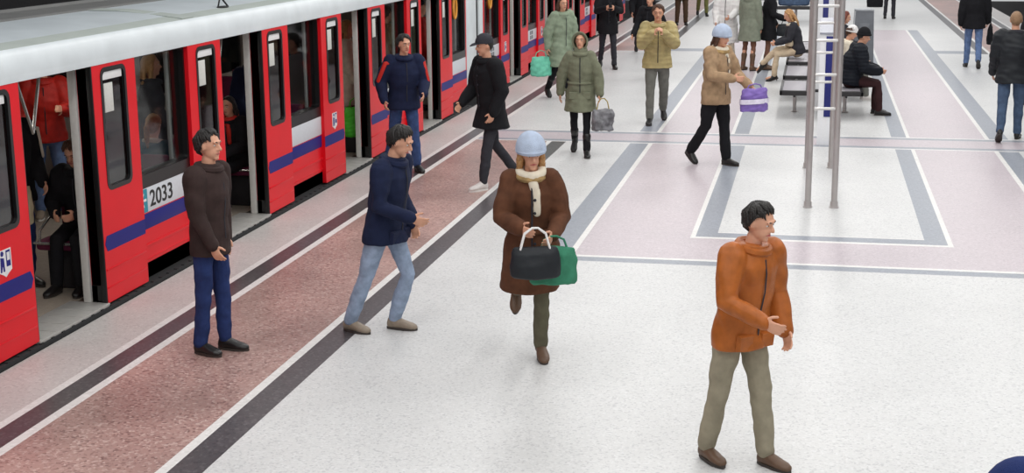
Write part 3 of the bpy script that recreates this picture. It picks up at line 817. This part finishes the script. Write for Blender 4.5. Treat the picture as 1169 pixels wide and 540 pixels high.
        for yy, dy in ((d0 + .12, .32), (d1 - .05, -.35)):
            q.chain([(-6.12, yy, 2.05), (-6.12, yy + dy * .55, 1.52), (-6.12, yy + dy * 1.2, 2.05)], .015, n=8)
        q.build('grab_rail', T_STEEL, car, org)
        q = MB(); q.chain([(-6.42, d1 - .10, .06), (-6.42, d1 - .10, 2.05)], .016, n=10); q.build('grab_pole', T_STEEL, car, org)
    # step rail and underframe
    q = MB(); q.box(-5.86, -5.665, y0, y1, -.02, .035, 0, .006)
    n = int((y1 - y0) / .16)
    for i in range(n): q.box(-5.70, -5.668, y0 + .05 + i * .16, y0 + .09 + i * .16, .033, .042)
    q.build('step_rail', T_UND, car, org)
    q = MB(); q.box(-8.4, -5.80, y0, y1, -.9, .0)
    for a, b in secs: q.box(-5.86, -5.79, a, b, 0, .20); q.build('underframe', T_UND, car, org)
    # roof: white cantrail, shoulder, gentle crown, gutter
    def strip(name, prof, m):
        q = MB(); V = []; F = []
        N = max(2, int((y1 - y0) / 1.2)); np_ = len(prof)
        ys = [y0 + (y1 - y0) * i / N for i in range(N + 1)]
        th = .03
        for yv in ys:
            for x, z in prof: V.append((x, yv, z))
        o = len(V)
        for yv in ys:
            for x, z in prof: V.append((x, yv, z - th))
        for i in range(N):
            for j in range(np_ - 1):
                a = i * np_ + j; F.append((a, a + 1, a + np_ + 1, a + np_)); F.append((o + a, o + a + np_, o + a + np_ + 1, o + a + 1))
            for j in (0, np_ - 1):
                a = i * np_ + j; F.append((a, a + np_, o + a + np_, o + a))
        for i in (0, N):
            for j in range(np_ - 1):
                a = i * np_ + j; F.append((a, a + 1, o + a + 1, o + a))
        q.add(V, F); return q.build(name, m, car, org)
    strip('cantrail', [(-5.69, 2.065), (-5.685, 2.10), (-5.70, 2.20), (-5.725, 2.262), (-5.75, 2.275)], T_SILV)
    strip('roof_shoulder', [(-5.745, 2.274), (-5.80, 2.285), (-5.93, 2.300)], T_ROOFG)
    strip('roof', [(-5.925, 2.300), (-6.1, 2.325), (-6.4, 2.345), (-6.72, 2.350)], T_ROOF)
    strip('roof_gutter', [(-6.72, 2.352), (-6.74, 2.366), (-6.77, 2.366), (-6.79, 2.345), (-7.4, 2.345), (-7.42, 2.37), (-7.46, 2.37), (-7.49, 2.34), (-8.0, 2.28), (-8.5, 2.1)], T_ROOFD)
    for yv in (y0 + 9.75,):
        q = MB()
        q.ell((-5.93, yv + .12, 2.303), (.05, .12, .012))
        q.chain([(-5.93, yv, 2.30), (-5.95, yv + .10, 2.385), (-5.95, yv + .13, 2.40), (-5.93, yv + .26, 2.30)], .009, n=8)
        q.build('roof_aerial', T_UND, car, org)
    for yv in (y0 + 8.5, y0 + 15.9):
        q = MB()
        for (xa, za), (xb, zb) in (((-5.755, 2.279), (-5.93, 2.302)), ((-5.93, 2.302), (-6.4, 2.347)), ((-6.4, 2.347), (-6.70, 2.352))):
            q.add([(xa, yv, za), (xb, yv, zb), (xb, yv + .26, zb), (xa, yv + .26, za), (xa, yv, za + .006), (xb, yv, zb + .006), (xb, yv + .26, zb + .006), (xa, yv + .26, za + .006)], [(0, 1, 2, 3), (4, 5, 6, 7), (0, 1, 5, 4), (2, 3, 7, 6), (1, 2, 6, 5), (0, 3, 7, 4)])
        q.build('roof_joint', T_ROOFG, car, org)
    # interior
    q = MB(); q.box(-8.46, -6.0, y0 + .02, y1 - .02, .0, .05); q.build('interior_floor', T_FLOOR, car, org, smooth=False)
    q = MB(); q.box(-8.46, -5.86, y0 + .02, y1 - .02, 2.055, 2.09); q.build('interior_ceiling', T_INT, car, org, smooth=False)
    yv = y0 + .8
    while yv < y1 - 1.2:
        q = MB(); q.box(-7.22, -7.02, yv, yv + 1.4, 2.035, 2.054, 0, .005); q.build('ceiling_lamp', T_LAMP, car, org); yv += 3.7
    for (a, b) in secs + doors:
        q = MB(); big = (a, b) in doors
        q.frame(rrect(a, b, .05, 2.06, .004), rrect(a + .12, b - .12, .95 if not big else .9, 1.95, .06), -8.54, -8.46)
        fw_ = q.build('far_wall', T_INT, car, org)
        q = MB(); q.box(-8.52, -8.50, a + .09, b - .09, .85, 2.0); q.build('window_pane', T_DGLASS, fw_, org)
    for yv in (y0 + .02, y1 - .06):
        q = MB(); q.box(-8.5, -5.86, yv, yv + .04, .0, 2.1); q.build('end_wall', T_INT, car, org, smooth=False)
    return car

D1 = [(5.8, 6.9), (9.5, 10.62), (13.2, 14.32), (16.92, 18.02), (20.6, 21.7)]
metro_car('red and silver metro car in front, number 2033 between its open doors', 4.0, 23.6, D1, 'red metro cars', number_at=11.35)
D2 = [(26.9, 28.0), (30.6, 31.7), (34.3, 35.4), (38.0, 39.1), (41.7, 42.8)]
metro_car('far red metro car behind the silver gangway, pictogram plates under its windows', 24.9, 44.4, D2, 'red metro cars')
# gangway between the two cars
g = empty('gangway', (-5.8, 23.62, 0)); tag(g, 'tall silver gangway bellows joining the two red metro cars', 'train part')
q = MB(); q.box(-8.3, -5.735, 23.63, 24.36, .22, 2.22, 0, .03); q.build('silver_end_panel', T_SILV, g, (-5.8, 23.62, 0))
q = MB()
for i in range(4): q.box(-8.2, -5.80 + .03 * (i % 2), 24.36 + i * .06, 24.42 + i * .06, .22, 2.2, 0, .015)
q.build('bellows', T_UND, g, (-5.8, 23.62, 0))
q = MB(); q.box(-8.3, -5.735, 24.60, 24.88, .22, 2.22, 0, .03); q.build('silver_end_panel', T_SILV, g, (-5.8, 23.62, 0))
q = MB(); q.box(-8.2, -5.82, 23.63, 24.88, -.8, .22); q.build('coupler_box', T_UND, g, (-5.8, 23.62, 0))

# ================================================================== PLATFORM FURNITURE
P_STEEL = mat('brushed_steel', (178, 172, 170), .3, .45, .06, 6)
P_WHITE = mat('rung_white', (214, 212, 210), .35, .3, .03)
P_FRAME = mat('bench_black', (38, 36, 38), .45, 0, .1)
P_PANEL = mat('sign_white', (240, 241, 243), .35, 0, .02)
P_BLUE = mat('sign_blue', (24, 32, 112), .35, 0, .04)
P_GREY = mat('sign_grey', (150, 152, 164), .4, 0, .05)

fr = empty('sign_frame', (.13, 17.2, 0)); tag(fr, 'tall frame of four brushed steel poles joined by short white rungs', 'sign frame')
org = (.13, 17.2, 0)
poles = [(0.0, 15.9), (.285, 15.93), (.27, 18.5), (-.03, 18.45)]
for x, y in poles:
    q = MB(); q.chain([(x, y, .02), (x, y, 3.6)], .034, n=18); o = q.build('pole', P_STEEL, fr, org)
    q = MB(); q.loft([((x, y, .0), X * .052, Y * .052), ((x, y, .012), X * .052, Y * .052), ((x, y, .016), X * .044, Y * .044), ((x, y, .07), X * .042, Y * .042)], n=18); q.build('pole_foot', P_STEEL, o, org)
for a, b in ((0, 1), (3, 2)):
    for z in (1.10, 1.47, 1.84, 2.21, 2.58, 2.95):
        q = MB(); (x0, y0), (x1, y1) = poles[a], poles[b]
        q.chain([(x0 + (.02 if a == 0 else .02), y0, z), (x1, y1, z)], .017, n=10); q.build('rung', P_WHITE, fr, org)

def pylon(y, top, label, x=.215, bottom=0.0):
    e = empty('info_pylon', (x, y, 0)); tag(e, label, 'sign')
    o = (x, y, 0)
    q = MB(); q.prism([(-.06 + y, 0), (.06 + y, 0), (.10 + y, top + .05), (-.06 + y, top)], 'x', x - .125, x + .125); q.build('panel', P_PANEL, e, o, smooth=False)
    q = MB(); q.box(x - .045, x + .045, y - .072, y - .058, .40, top - .03, 0, .003); q.build('blue_stripe', P_BLUE, e, o)
    q = MB(); q.prism([(-.075 + y, top - .005), (.0 + y, top), (.42 + y, top + .16), (.42 + y, top + .19), (-.075 + y, top + .02)], 'x', x - .135, x + .135); q.build('sloping_top', P_GREY, e, o, smooth=False)
    return e
pylon(20.42, 1.55, 'white information pylon with blue stripe and sloping grey top behind steel poles')
pylon(24.6, 1.9, 'taller white pylon with blue stripe behind the sloping topped pylon', x=.175)

bn = empty('platform_bench', (.13, 28, 0)); tag(bn, 'double sided bench of grey perforated seats in black frames along platform centre', 'bench')
org = (.13, 28, 0)
P_SEAT = mat('perforated_steel', (150, 146, 152), .45, .3, .25, 160)
for y0_, y1_ in ((22.95, 24.5), (25.1, 26.9), (27.5, 29.4), (30.0, 32.0)):
    for x0, x1, sg in ((-.50, -.05, 1), (.34, .79, -1)):
        q = MB()
        q.box(x0, x1, y0_, y0_ + .05, .37, .45, 0, .012); q.box(x0, x1, y1_ - .05, y1_, .37, .45, 0, .012)
        q.box(x0, x0 + .045, y0_, y1_, .37, .45, 0, .012); q.box(x1 - .045, x1, y0_, y1_, .37, .45, 0, .012)
        so = q.build('seat_frame', P_FRAME, bn, org)
        q = MB(); q.box(x0 + .03, x1 - .03, y0_ + .03, y1_ - .03, .415, .438, 0, .006); q.build('seat_pad', P_SEAT, so, org)
for y in (23.8, 26.0, 28.5, 31.0):
    for x in (-.27, .53):
        q = MB(); q.chain([(x, y, .01), (x, y, .37)], .03, n=12); q.ell((x, y, .012), (.07, .07, .012)); q.build('leg', P_STEEL, bn, org)
q = MB(); q.box(-.30, .58, 23.76, 23.84, .33, .375, 0, .01); q.box(-.30, .58, 28.46, 28.54, .33, .375, 0, .01); q.box(-.29, -.25, 22.97, 32, .34, .40, 0, .01); q.box(.51, .55, 22.97, 32, .34, .40, 0, .01); q.build('beam', P_FRAME, bn, org)

cb = empty('standing_cabinet', (.95, 30, 0)); tag(cb, 'grey upright cabinet box standing behind the seated man', 'cabinet')
org = (.95, 30, 0)
P_CAB = mat('cabinet_grey', (112, 116, 122), .5, 0, .12, 5); P_CABT = mat('cabinet_edge', (176, 180, 184), .45, 0, .05)
q = MB(); q.loft([((.97, 30, 0), X * .30 + Y * .18, Y * .18 - X * .30), ((.97, 30, 1.22), X * .25 + Y * .18, Y * .18 - X * .25), ((.97, 30, 1.26), X * .23 + Y * .16, Y * .16 - X * .23)], n=4)
q = MB(); q.prism([(.74, 0), (1.20, 0), (1.16, 1.26), (.80, 1.26)], 'y', 29.85, 30.15); q.build('body', P_CAB, cb, org, smooth=False)
q = MB(); q.prism([(.725, 0), (.75, 0), (.81, 1.27), (.785, 1.27)], 'y', 29.84, 30.16); q.prism([(.785, 1.25), (1.165, 1.25), (1.165, 1.28), (.785, 1.28)], 'y', 29.84, 30.16); q.build('edge_trim', P_CABT, cb, org, smooth=False)
q = MB(); q.box(.88, 1.08, 29.835, 29.855, .75, 1.0, 0, .004); q.build('front_panel', P_CAB, cb, org)

fb = empty('platform_bench', (-.55, 43.8, 0)); tag(fb, 'distant dark bench set across the platform at the top edge behind the seated woman', 'bench')
org = (-.55, 43.8, 0)
q = MB(); q.box(-1.75, .45, 43.55, 44.00, .38, .46, 0, .015); q.build('seat_pad', P_FRAME, fb, org)
for x in (-1.5, -.55, .25):
    q = MB(); q.chain([(x, 43.78, .01), (x, 43.78, .38)], .04, n=12); q.ell((x, 43.78, .012), (.09, .09, .012)); q.build('leg', P_STEEL, fb, org)
q = MB(); q.box(-1.7, .4, 44.02, 44.07, .62, .92, 0, .015); q.box(-1.5, -1.45, 43.98, 44.04, .40, .64); q.box(.15, .2, 43.98, 44.04, .40, .64); q.build('backrest', P_FRAME, fb, org)
# ================================================================== PEOPLE ON THE PLATFORM
def J_(m, hem=.10, th=.028, **o): return (m, hem, th, o)
NAVYB = fab('deep_blue_cloth', (26, 42, 92))
def clear(p, s, d):
    h = p['hand'][s]; o = h - p['pelvis']; o.z = 0
    return h + o.normalized() * d
BSH = (SHOE, SOLE, 0, 0)

# woman in the olive parka
p = person('woman in olive hooded parka walking with hood up, black trousers and boots', (-3.05, 19.0), 6, 1.66,
    dict(legs={1: (13, 4, 1), -1: (-12, 18, 1)}, arms={1: (6, 17, 10, 0), -1: (-8, 20, 8, 0)}, lean=2), True,
    J_(OLIVE, .26, .036, hood='up', pockets=True, flare=.06, collar=OLIVE, belt=OLIVE, trim=OLIVE), (BLACK, .86), (SHOE, SOLE, .2, 0), None, head=(-8, -6))
h = clear(p, 1, .07)
bag('plastic_bag', 'crumpled grey and yellow patterned carrier bag held by the woman in olive parka', 'bag', (h.x, h.y, h.z + .02), .30, .18, .30, mat('bag_pattern', (112, 112, 116), .4, 0, .55, 16), 10, .14, fab('yellow_handle', (170, 150, 90)), .02)

# man with the red shoulder stripe
p = person('man in navy jacket with red shoulder stripes and blue jeans beside the train', (-5.09, 17.5), 32, 1.75,
    dict(legs={1: (14, 4, 2), -1: (-14, 18, 3)}, arms={1: (14, 12, 50, 20), -1: (-6, 22, 42, 8)}, lean=5), False,
    J_(NAVY, .10, .04, stripe=RED, puff=.01), (JEANS, 1.0), BSH, ('short', HAIRBLK), head=(12, 4))
# man in black
p = person('man in long black coat and dark cap walking towards the train', (-3.72, 16.5), -48, 1.84,
    dict(legs={1: (15, 6, 1), -1: (-12, 16, 1)}, arms={1: (-4, 10, 30, 10), -1: (14, 10, 40, 15)}, lean=4), False,
    J_(BLACK, .20, .042, buttons=True, flare=.08), (CHAR, .95), (PALESHOE, WSOLE, 0, 0), ('buzz', HAIRBLK), ('cap', CHAR), head=(-8, 6))
# navy jacket, pale jeans, walking right
p = person('person in navy jacket, pale jeans and tan shoes striding right past the red paving', (-3.20, 10.40), 78, 1.70,
    dict(flat=1, legs={1: (21, 4, 1), -1: (-19, 3, 1)}, arms={1: (-4, 8, 46, 16), -1: (10, 8, 66, 24)}, lean=9), False,
    J_(NAVY, .10, .034, pockets=True), (PALEJEANS, .98), (TANSHOE, SOLE, 0, 0), ('short', HAIRBLK), head=(6, 16), near=True)
# brown coat
p = person('woman in knee-length brown coat with pale blue hat crossing the white floor', (-1.93, 9.80), 14, 1.66,
    dict(legs={1: (-6, 6, -1), -1: (-26, 48, 0)}, arms={1: (14, 12, 62, 22), -1: (24, 10, 64, 30)}, lean=6), True,
    J_(BROWN, .36, .036, collar=FUR, belt=BROWN, buttons=True, flare=.05), (DKOLIVE, .96), (BRSHOE, SOLE, .16, 0), ('long', HAIRBL), ('soft', PALEBLUE, PALEBLUE), head=(10, 8), near=True, scarf=CREAM)
h = p['hand'][-1]
bag('handbag', 'black handbag with white straps held against the brown coat', 'bag', (h.x + .06, h.y - .06, h.z + .04), .36, .15, .22, LEATHER, 14, .13, fab('white_strap', (232, 230, 228)), .006, straps=2)
h = p['hand'][1]
bag('green_bag', 'dark green cloth bag hanging beside the black handbag', 'bag', (h.x + .05, h.y, h.z + .03), .34, .14, .26, DKGREEN, 14, .08, None, .02)
# rust leather jacket
p = person('man in rust brown leather jacket and khaki trousers stepping across the bright floor', (-.36, 8.12), 48, 1.60,
    dict(flat=1, legs={1: (12, 4, 3), -1: (-9, 4, 3)}, arms={1: (4, 12, 34, 10), -1: (22, 14, 56, 20)}, lean=7, side=2), False,
    J_(RUST, .10, .034, pockets=True, fold=.012), (KHAKI, 1.08), (BRSHOE, SOLE, 0, 0), ('short', HAIRBLK), head=(14, 8), near=True)
# dark figure by the train, jeans
p = person('person in dark brown jacket and blue jeans stepping right near the 2033 car', (-4.33, 9.66), 80, 1.68,
    dict(legs={1: (4, 3, 0), -1: (-3, 4, 0)}, arms={1: (-4, 4, 14, 6), -1: (6, 4, 20, 8)}, lean=2), False,
    J_(fab('dark_brown_cloth', (58, 44, 42)), .12, .026), (DARKJEANS, .98), BSH, ('short', HAIRBLK), near=True)
# mustard puffer
p = person('man in mustard puffer jacket and grey trousers with both hands raised to his chin', (-2.36, 22.2), 8, 1.84,
    dict(legs={1: (-14, 20, 2), -1: (14, 4, 2)}, arms={1: (44, 8, 98, 36), -1: (40, 8, 104, 36)}, lean=3), False,
    J_(MPUFF, .08, .052, puff=.014, fold=.012, arm=1.05), (GREYTR, 1.02), BSH, ('short', HAIRBR), head=(-4, 4))
# behind the mustard jacket
p = person('person in black coat behind the mustard puffer jacket', (-3.1, 27.9), -20, 1.70, walk(14), False, J_(BLACK, .16, .03), (CHAR, .95), BSH, ('short', HAIRBLK))
# pale hat, tan coat, purple bag
p = person('person in tan coat and pale blue hat leaning right with a purple bag', (-1.21, 18.5), 52, 1.78,
    dict(legs={1: (9, 4, 2), -1: (-9, 12, 2)}, arms={1: (24, 12, 40, 6), -1: (30, 14, 60, 24)}, lean=4), True,
    J_(TAN, .12, .046, collar=FUR, puff=.01, fold=.016), (BLACK, 1.12), BSH, ('long', HAIRBR), ('soft', PALEBLUE, PALEBLUE), head=(4, 10), scarf=CREAM)
h = clear(p, 1, .0)
h.z += .05
bag('purple_bag', 'purple and white carrier bag held by the person in tan coat', 'bag', (h.x + .04, h.y - .02, h.z + .02), .44, .18, .30, PURPLE, 40, .05, None, .016, band=fab('white_band', (226, 220, 236)))
# man with phone
p = person('man in black coat holding a phone in both hands on the platform edge', (-4.25, 30.1), 14, 1.80,
    dict(legs={1: (10, 4, 3), -1: (-10, 14, 3)}, arms={1: (36, 10, 78, 36), -1: (36, 10, 78, 36)}, lean=3), False,
    J_(BLACK, .20, .036, buttons=True), (CHAR, .95), BSH, ('short', HAIRBR), head=(0, 18))
h = p['hand'][1].lerp(p['hand'][-1], .5)
q = MB(); q.box(-.035, .035, -.006, .006, -.07, .07, 0, .004); o = q.build('phone', BLACK); o.location = (h.x + .01, h.y - .05, h.z + .05); o.rotation_euler = (R(-40), 0, R(14)); tag(o, 'small dark phone held by the man in black coat at platform edge', 'phone')
# pale green coat with teal bag
p = person('person in long pale green coat standing close to the far car', (-4.36, 25.0), 40, 1.78,
    dict(legs={1: (6, 4, 2), -1: (-6, 8, 2)}, arms={1: (8, 12, 20, 4), -1: (-6, 20, 12, 2)}, lean=3), True,
    J_(SAGE, .34, .05, hood='down', flare=.08, fold=.018), (BLACK, .95), (SHOE, SOLE, .22, 0), ('long', HAIRBR))
h = clear(p, -1, .12)
bag('teal_bag', 'teal plastic carrier bag beside the pale green coat', 'bag', (h.x - .02, h.y, h.z + .03), .42, .2, .34, TEAL, 40, .10, None, .022)
person('dark coated person far down the platform by the train', (-3.95, 33.7), 10, 1.76, walk(12), False, J_(BLACK, .22, .036), (CHAR, 1.0), BSH, ('short', HAIRBR))
person('distant person in brown trousers, legs seen above the mustard jacket', (-3.80, 42.2), 10, 1.8, stand(), False, J_(fab('olive_brown_coat', (92, 84, 58)), .2, .03), (BROWNTR, 1.1), BSH, ('short', HAIRBLK))
person('distant person in olive trousers left of the white coat', (-3.5, 46.2), 10, 1.8, walk(14), False, J_(CHAR, .1, .03), (OLIVETR, 1.0), BSH, ('short', HAIRBR))
person('person in long cream white coat behind the pale blue hat', (-1.80, 30.6), -10, 1.78, stand(((20, 10, 50, 20), (10, 10, 30, 10))), True, J_(WHITE, .40, .055, flare=.06, fold=.016, collar=WHITE), (CREAM, .95), (PALESHOE, WSOLE, .2, 0), ('long', HAIRBL))
# standing pair
person('woman in grey green coat with tan fur collar standing with her back turned', (-1.30, 30.1), 150, 1.74, stand(((2, 6, 12, 0), (2, 6, 12, 0))), True,
    J_(GREYGREEN, .30, .045, hood='down', collar=FUR, flare=.06), (TIGHTS, .80), (BRSHOE, SOLE, .24, 0), ('long', HAIRBL))
p = person('woman in black coat with black handbag on her arm beside the grey green coat', (-.92, 30.3), 100, 1.76, stand(((4, 4, 30, 4), (10, 10, 60, 10))), True,
    J_(BLACK, .30, .036, flare=.06), (TIGHTS, .82), (BRSHOE, SOLE, .2, 0), ('long', HAIRBR))
h = p['hand'][-1]
bag('handbag', 'black leather handbag hanging from the black coated woman left of the bench', 'bag', (h.x, h.y - .05, h.z + .04), .46, .16, .25, LEATHER, 0, .12, None, .008, straps=2)
# seated people
p = person('blond woman seated on the bench with crossed legs in beige trousers and black heels', (-.30, 28.3), -84, 1.70,
    dict(legs={1: (80, 74, 2), -1: (94, 52, 0, 14)}, arms={1: (30, 8, 55, 25), -1: (30, 8, 55, 25)}, lean=12), True,
    J_(CHAR, .03, .034, collar=CREAM), (BEIGE, .95), (SHOE, SOLE, 0, .05), ('long', HAIRBL), seat=1, head=(0, 14))
q = p['pelvis']
bag('handbag', 'cream handbag resting on the lap of the seated blond woman', 'bag', (q.x - .16, q.y - .02, q.z + .32), .40, .16, .20, fab('cream_bag', (214, 196, 168)), -84, .03, None, .008)
person('man in black puffer jacket and beanie seated on the near end of the bench', (.60, 23.62), 96, 1.76, sit(((26, 12, 64, 20), (26, 12, 64, 20)), 12), False,
    J_(PUFF, .04, .062, puff=.03, fold=.01, arm=1.12), (MAROON, 1.1), BSH, ('buzz', HAIRBLK), ('beanie', BLACK), seat=1, head=(0, 6))
person('person in cream hat seated on the bench behind the black puffer man', (.50, 25.5), 92, 1.62, sit(), True, J_(CREAM, .03, .03), (GREYTR, 1.0), (PALESHOE, WSOLE, 0, 0), ('short', HAIRBR), ('beanie', WHITE), seat=1, head=(0, 16))
person('woman with auburn hair seated farther along the bench, facing right', (.45, 28.4), 92, 1.70, sit(), True, J_(CHAR, .03, .034), (BLACK, 1.0), BSH, ('long', HAIRAUB), seat=1, head=(0, 8))
# right hand side
person('distant person in charcoal trousers standing beyond the pink paving', (2.22, 45.4), 170, 1.78, stand(), False, J_(CHAR, .1, .03), (CHAR, .95), BSH, ('short', HAIRBR))
p = person('man in black jacket and light jeans walking away far right', (3.24, 31.2), 176, 1.80, walk(11, False, 8), False, J_(BLACK, .12, .05, hood='down', puff=.015), (MIDJEANS, 1.02), BSH, ('short', HAIRBLK))
h = p['hand'][1]
h = max(p['hand'].values(), key=lambda v: v.x)
bag('shoulder_bag', 'black bag hanging beside the man in light jeans', 'bag', (h.x + .09, h.y, h.z + .16), .26, .14, .42, BLACK, 80, .14, None, .01)
person('man in dark leather jacket and blue jeans walking away at right', (2.76, 21.2), 172, 1.82, walk(13, True, 8), False, J_(LEATHER, .12, .05, puff=.012, collar=CHAR, fold=.014), (GREYJ, 1.0), BSH, ('buzz', HAIRSAND), head=(6, 0))
person('blond person in black at the right edge beside the leather jacket man', (3.62, 25.1), 176, 1.80, walk(10), True, J_(BLACK, .2, .036), (BLACK, 1.0), BSH, ('long', HAIRBL))
bag('travel_bag', 'blue grey travel bag lying on the distant dark bench', 'bag', (-.62, 43.76, .865), .95, .34, .32, GREYJ, 0, .06, None, .012)
bag('holdall', 'black holdall on the floor at the top edge beyond the grey cabinet', 'bag', (2.0, 51.0, .62), .55, .3, .46, BLACK, 0, .16, None, .01)
# close figure at the lower right
person('person in deep blue cap and coat close by at the lower right corner', (.60, 4.02), 60, 1.655, walk(14), False, J_(NAVYB, .3, .05, hood='down', collar=NAVYB), (BLACK, 1.0), BSH, ('short', HAIRBLK), ('soft', NAVYB), near=True)

# ================================================================== PASSENGERS IN THE TRAIN
TF = .05
person('passenger in red jacket and jeans standing across the first open doorway', (-7.95, 13.75), 30, 1.76, stand(((30, 12, 70, 20), (8, 8, 14, 0))), False, J_(RED, .08, .046, puff=.012), (MIDJEANS, 1.0), (TANSHOE, WSOLE, 0, 0), ('short', HAIRBR), floorz=TF)
p = person('passenger in black jacket with pale sleeve stripes and dark jeans inside the first doorway', (-6.72, 10.98), 60, 1.72, stand(((4, 8, 40, 10), (10, 8, 50, 10))), False, J_(BLACK, .14, .04, stripe=CREAM), (DARKJEANS, 1.0), BSH, ('short', HAIRBLK), floorz=TF)
bag('shoulder_bag', 'beige shoulder bag hanging from the black jacketed passenger in the first doorway', 'bag', (-6.46, 10.62, 1.22), .30, .10, .34, fab('beige_bag', (172, 160, 132)), 60, .2, None, .008)
person('passenger in black seated on the purple seat by the first doorway', (-6.20, 11.28), 2, 1.66, sit(((28, 8, 60, 30), (28, 8, 60, 30)), 10), False, J_(BLACK, .04, .04), (BLACK, 1.05), BSH, ('short', HAIRBR), floorz=TF, seat=1, head=(0, 14))
p = person('blond woman passenger in dark jacket standing behind the 2033 window', (-6.95, 14.2), 120, 1.72, stand(((10, 10, 30, 5), (10, 10, 30, 5))), True, J_(CHAR, .14, .04), (BLACK, 1.0), BSH, ('long', HAIRBL), floorz=TF)
bag('shoulder_bag', 'grey shoulder bag hanging from the blond passenger behind the window', 'bag', (-6.62, 14.28, 1.52), .30, .14, .30, fab('grey_bag', (150, 148, 146)), 60, .16, fab('white_strap', (232, 230, 228)), .008, straps=2)
person('fair passenger with ponytail seated low behind the 2033 window', (-6.3, 12.78), 175, 1.62, sit(), True, J_(fab('teal_top', (44, 92, 108)), .03, .03, collar=CREAM), (BLACK, 1.0), BSH, ('ponytail', HAIRBL), floorz=TF, seat=1)
person('stooping passenger in navy coat inside the second open doorway', (-6.42, 15.38), 70, 1.78, dict(legs={1: (4, 4, 3), -1: (-4, 6, 3)}, arms={1: (30, 10, 50, 10), -1: (20, 12, 40, 6)}, lean=22), False, J_(NAVY, .16, .044), (BLACK, 1.0), BSH, ('buzz', HAIRSAND), floorz=TF, head=(10, 26))
person('dark clothed passenger with red scarf seated beyond the second doorway', (-6.26, 14.80), -10, 1.56, sit(), True, J_(BLACK, .04, .04), (BLACK, 1.0), BSH, ('long', HAIRBLK), floorz=TF, seat=1, scarf=RED)
p = person('passenger in pale beige coat boarding through the third open doorway', (-6.25, 18.75), 100, 1.76, stand(((10, 8, 30, 5), (10, 8, 20, 5))), True, J_(fab('pale_beige_coat', (206, 194, 176)), .30, .05, flare=.05), (CREAM, 1.0), (BRSHOE, SOLE, 0, 0), ('long', HAIRBL), floorz=TF)
bag('green_bag', 'bright green carrier bag beside the pale beige coat in the third doorway', 'bag', (-5.98, 18.28, .82), .36, .18, .40, GREEN, 30, .12, None, .014)
person('passenger in brown coat behind the window beside the third doorway', (-6.55, 21.6), 140, 1.76, stand(), False, J_(fab('mid_brown_coat', (120, 92, 70)), .2, .036), (BLACK, 1.0), BSH, ('short', HAIRBR), floorz=TF)
person('passenger in red anorak inside the fourth open doorway', (-6.35, 22.85), 110, 1.78, stand(), False, J_(RED, .1, .04), (BLACK, 1.0), BSH, ('short', HAIRBLK), floorz=TF)
person('passenger in grey coat behind the end window of the front car', (-7.4, 23.0), 100, 1.72, stand(), False, J_(GREYTR, .15, .04), (BLACK, 1.0), BSH, ('short', HAIRBLK), floorz=TF)
person('passenger in red coat inside the first doorway of the far car', (-6.7, 30.0), 110, 1.74, stand(), True, J_(RED, .2, .04), (BLACK, 1.0), BSH, ('long', HAIRBR), floorz=TF)

# ================================================================== CAMERA AND LIGHT
cam = bpy.data.cameras.new('camera'); co = bpy.data.objects.new('camera', cam); C.objects.link(co)
yaw, pitch, roll = -0.208011508, 0.221413885, -0.00901804827
fwd = Vector((math.sin(yaw) * math.cos(pitch), math.cos(yaw) * math.cos(pitch), -math.sin(pitch)))
rgt = Vector((math.cos(yaw), -math.sin(yaw), 0)); upv = rgt.cross(fwd)
r2 = math.cos(roll) * rgt + math.sin(roll) * upv; u2 = -math.sin(roll) * rgt + math.cos(roll) * upv
M = Matrix((r2, u2, -fwd)).transposed().to_4x4(); M.translation = (0, 0, 3.2); co.matrix_world = M
cam.sensor_width = 36; cam.lens = 1633.431 / 1169 * 36; cam.clip_start = .05; cam.clip_end = 300
bpy.context.scene.camera = co

w = bpy.data.worlds.new('station_light'); bpy.context.scene.world = w; w.use_nodes = True
bg = w.node_tree.nodes['Background']; bg.inputs['Color'].default_value = (.95, .97, 1.0, 1); bg.inputs['Strength'].default_value = .5
def area(name, loc, sx, sy, e, rot=(0, 0, 0), col=(1, .98, .95)):
    l = bpy.data.lights.new(name, 'AREA'); l.shape = 'RECTANGLE'; l.size = sx; l.size_y = sy; l.energy = e; l.color = col
    o = bpy.data.objects.new(name, l); C.objects.link(o); o.location = loc; o.rotation_euler = rot
for xx in (-3.4, .1, 3.6):
    for yy in (6, 16, 26, 38, 52):
        area('ceiling_tube_lamp', (xx, yy, 5.6), .5, 8.5, 120)
sc = bpy.context.scene
vs = sc.view_settings; vs.view_transform = 'Standard'; vs.look = 'None'; vs.gamma = 1; vs.use_curve_mapping = False; vs.exposure = .18
sc.cycles.max_bounces = 6; sc.cycles.transparent_max_bounces = 12
for o in list(C.objects): ROOT.objects.link(o)
bpy.data.collections.remove(C)
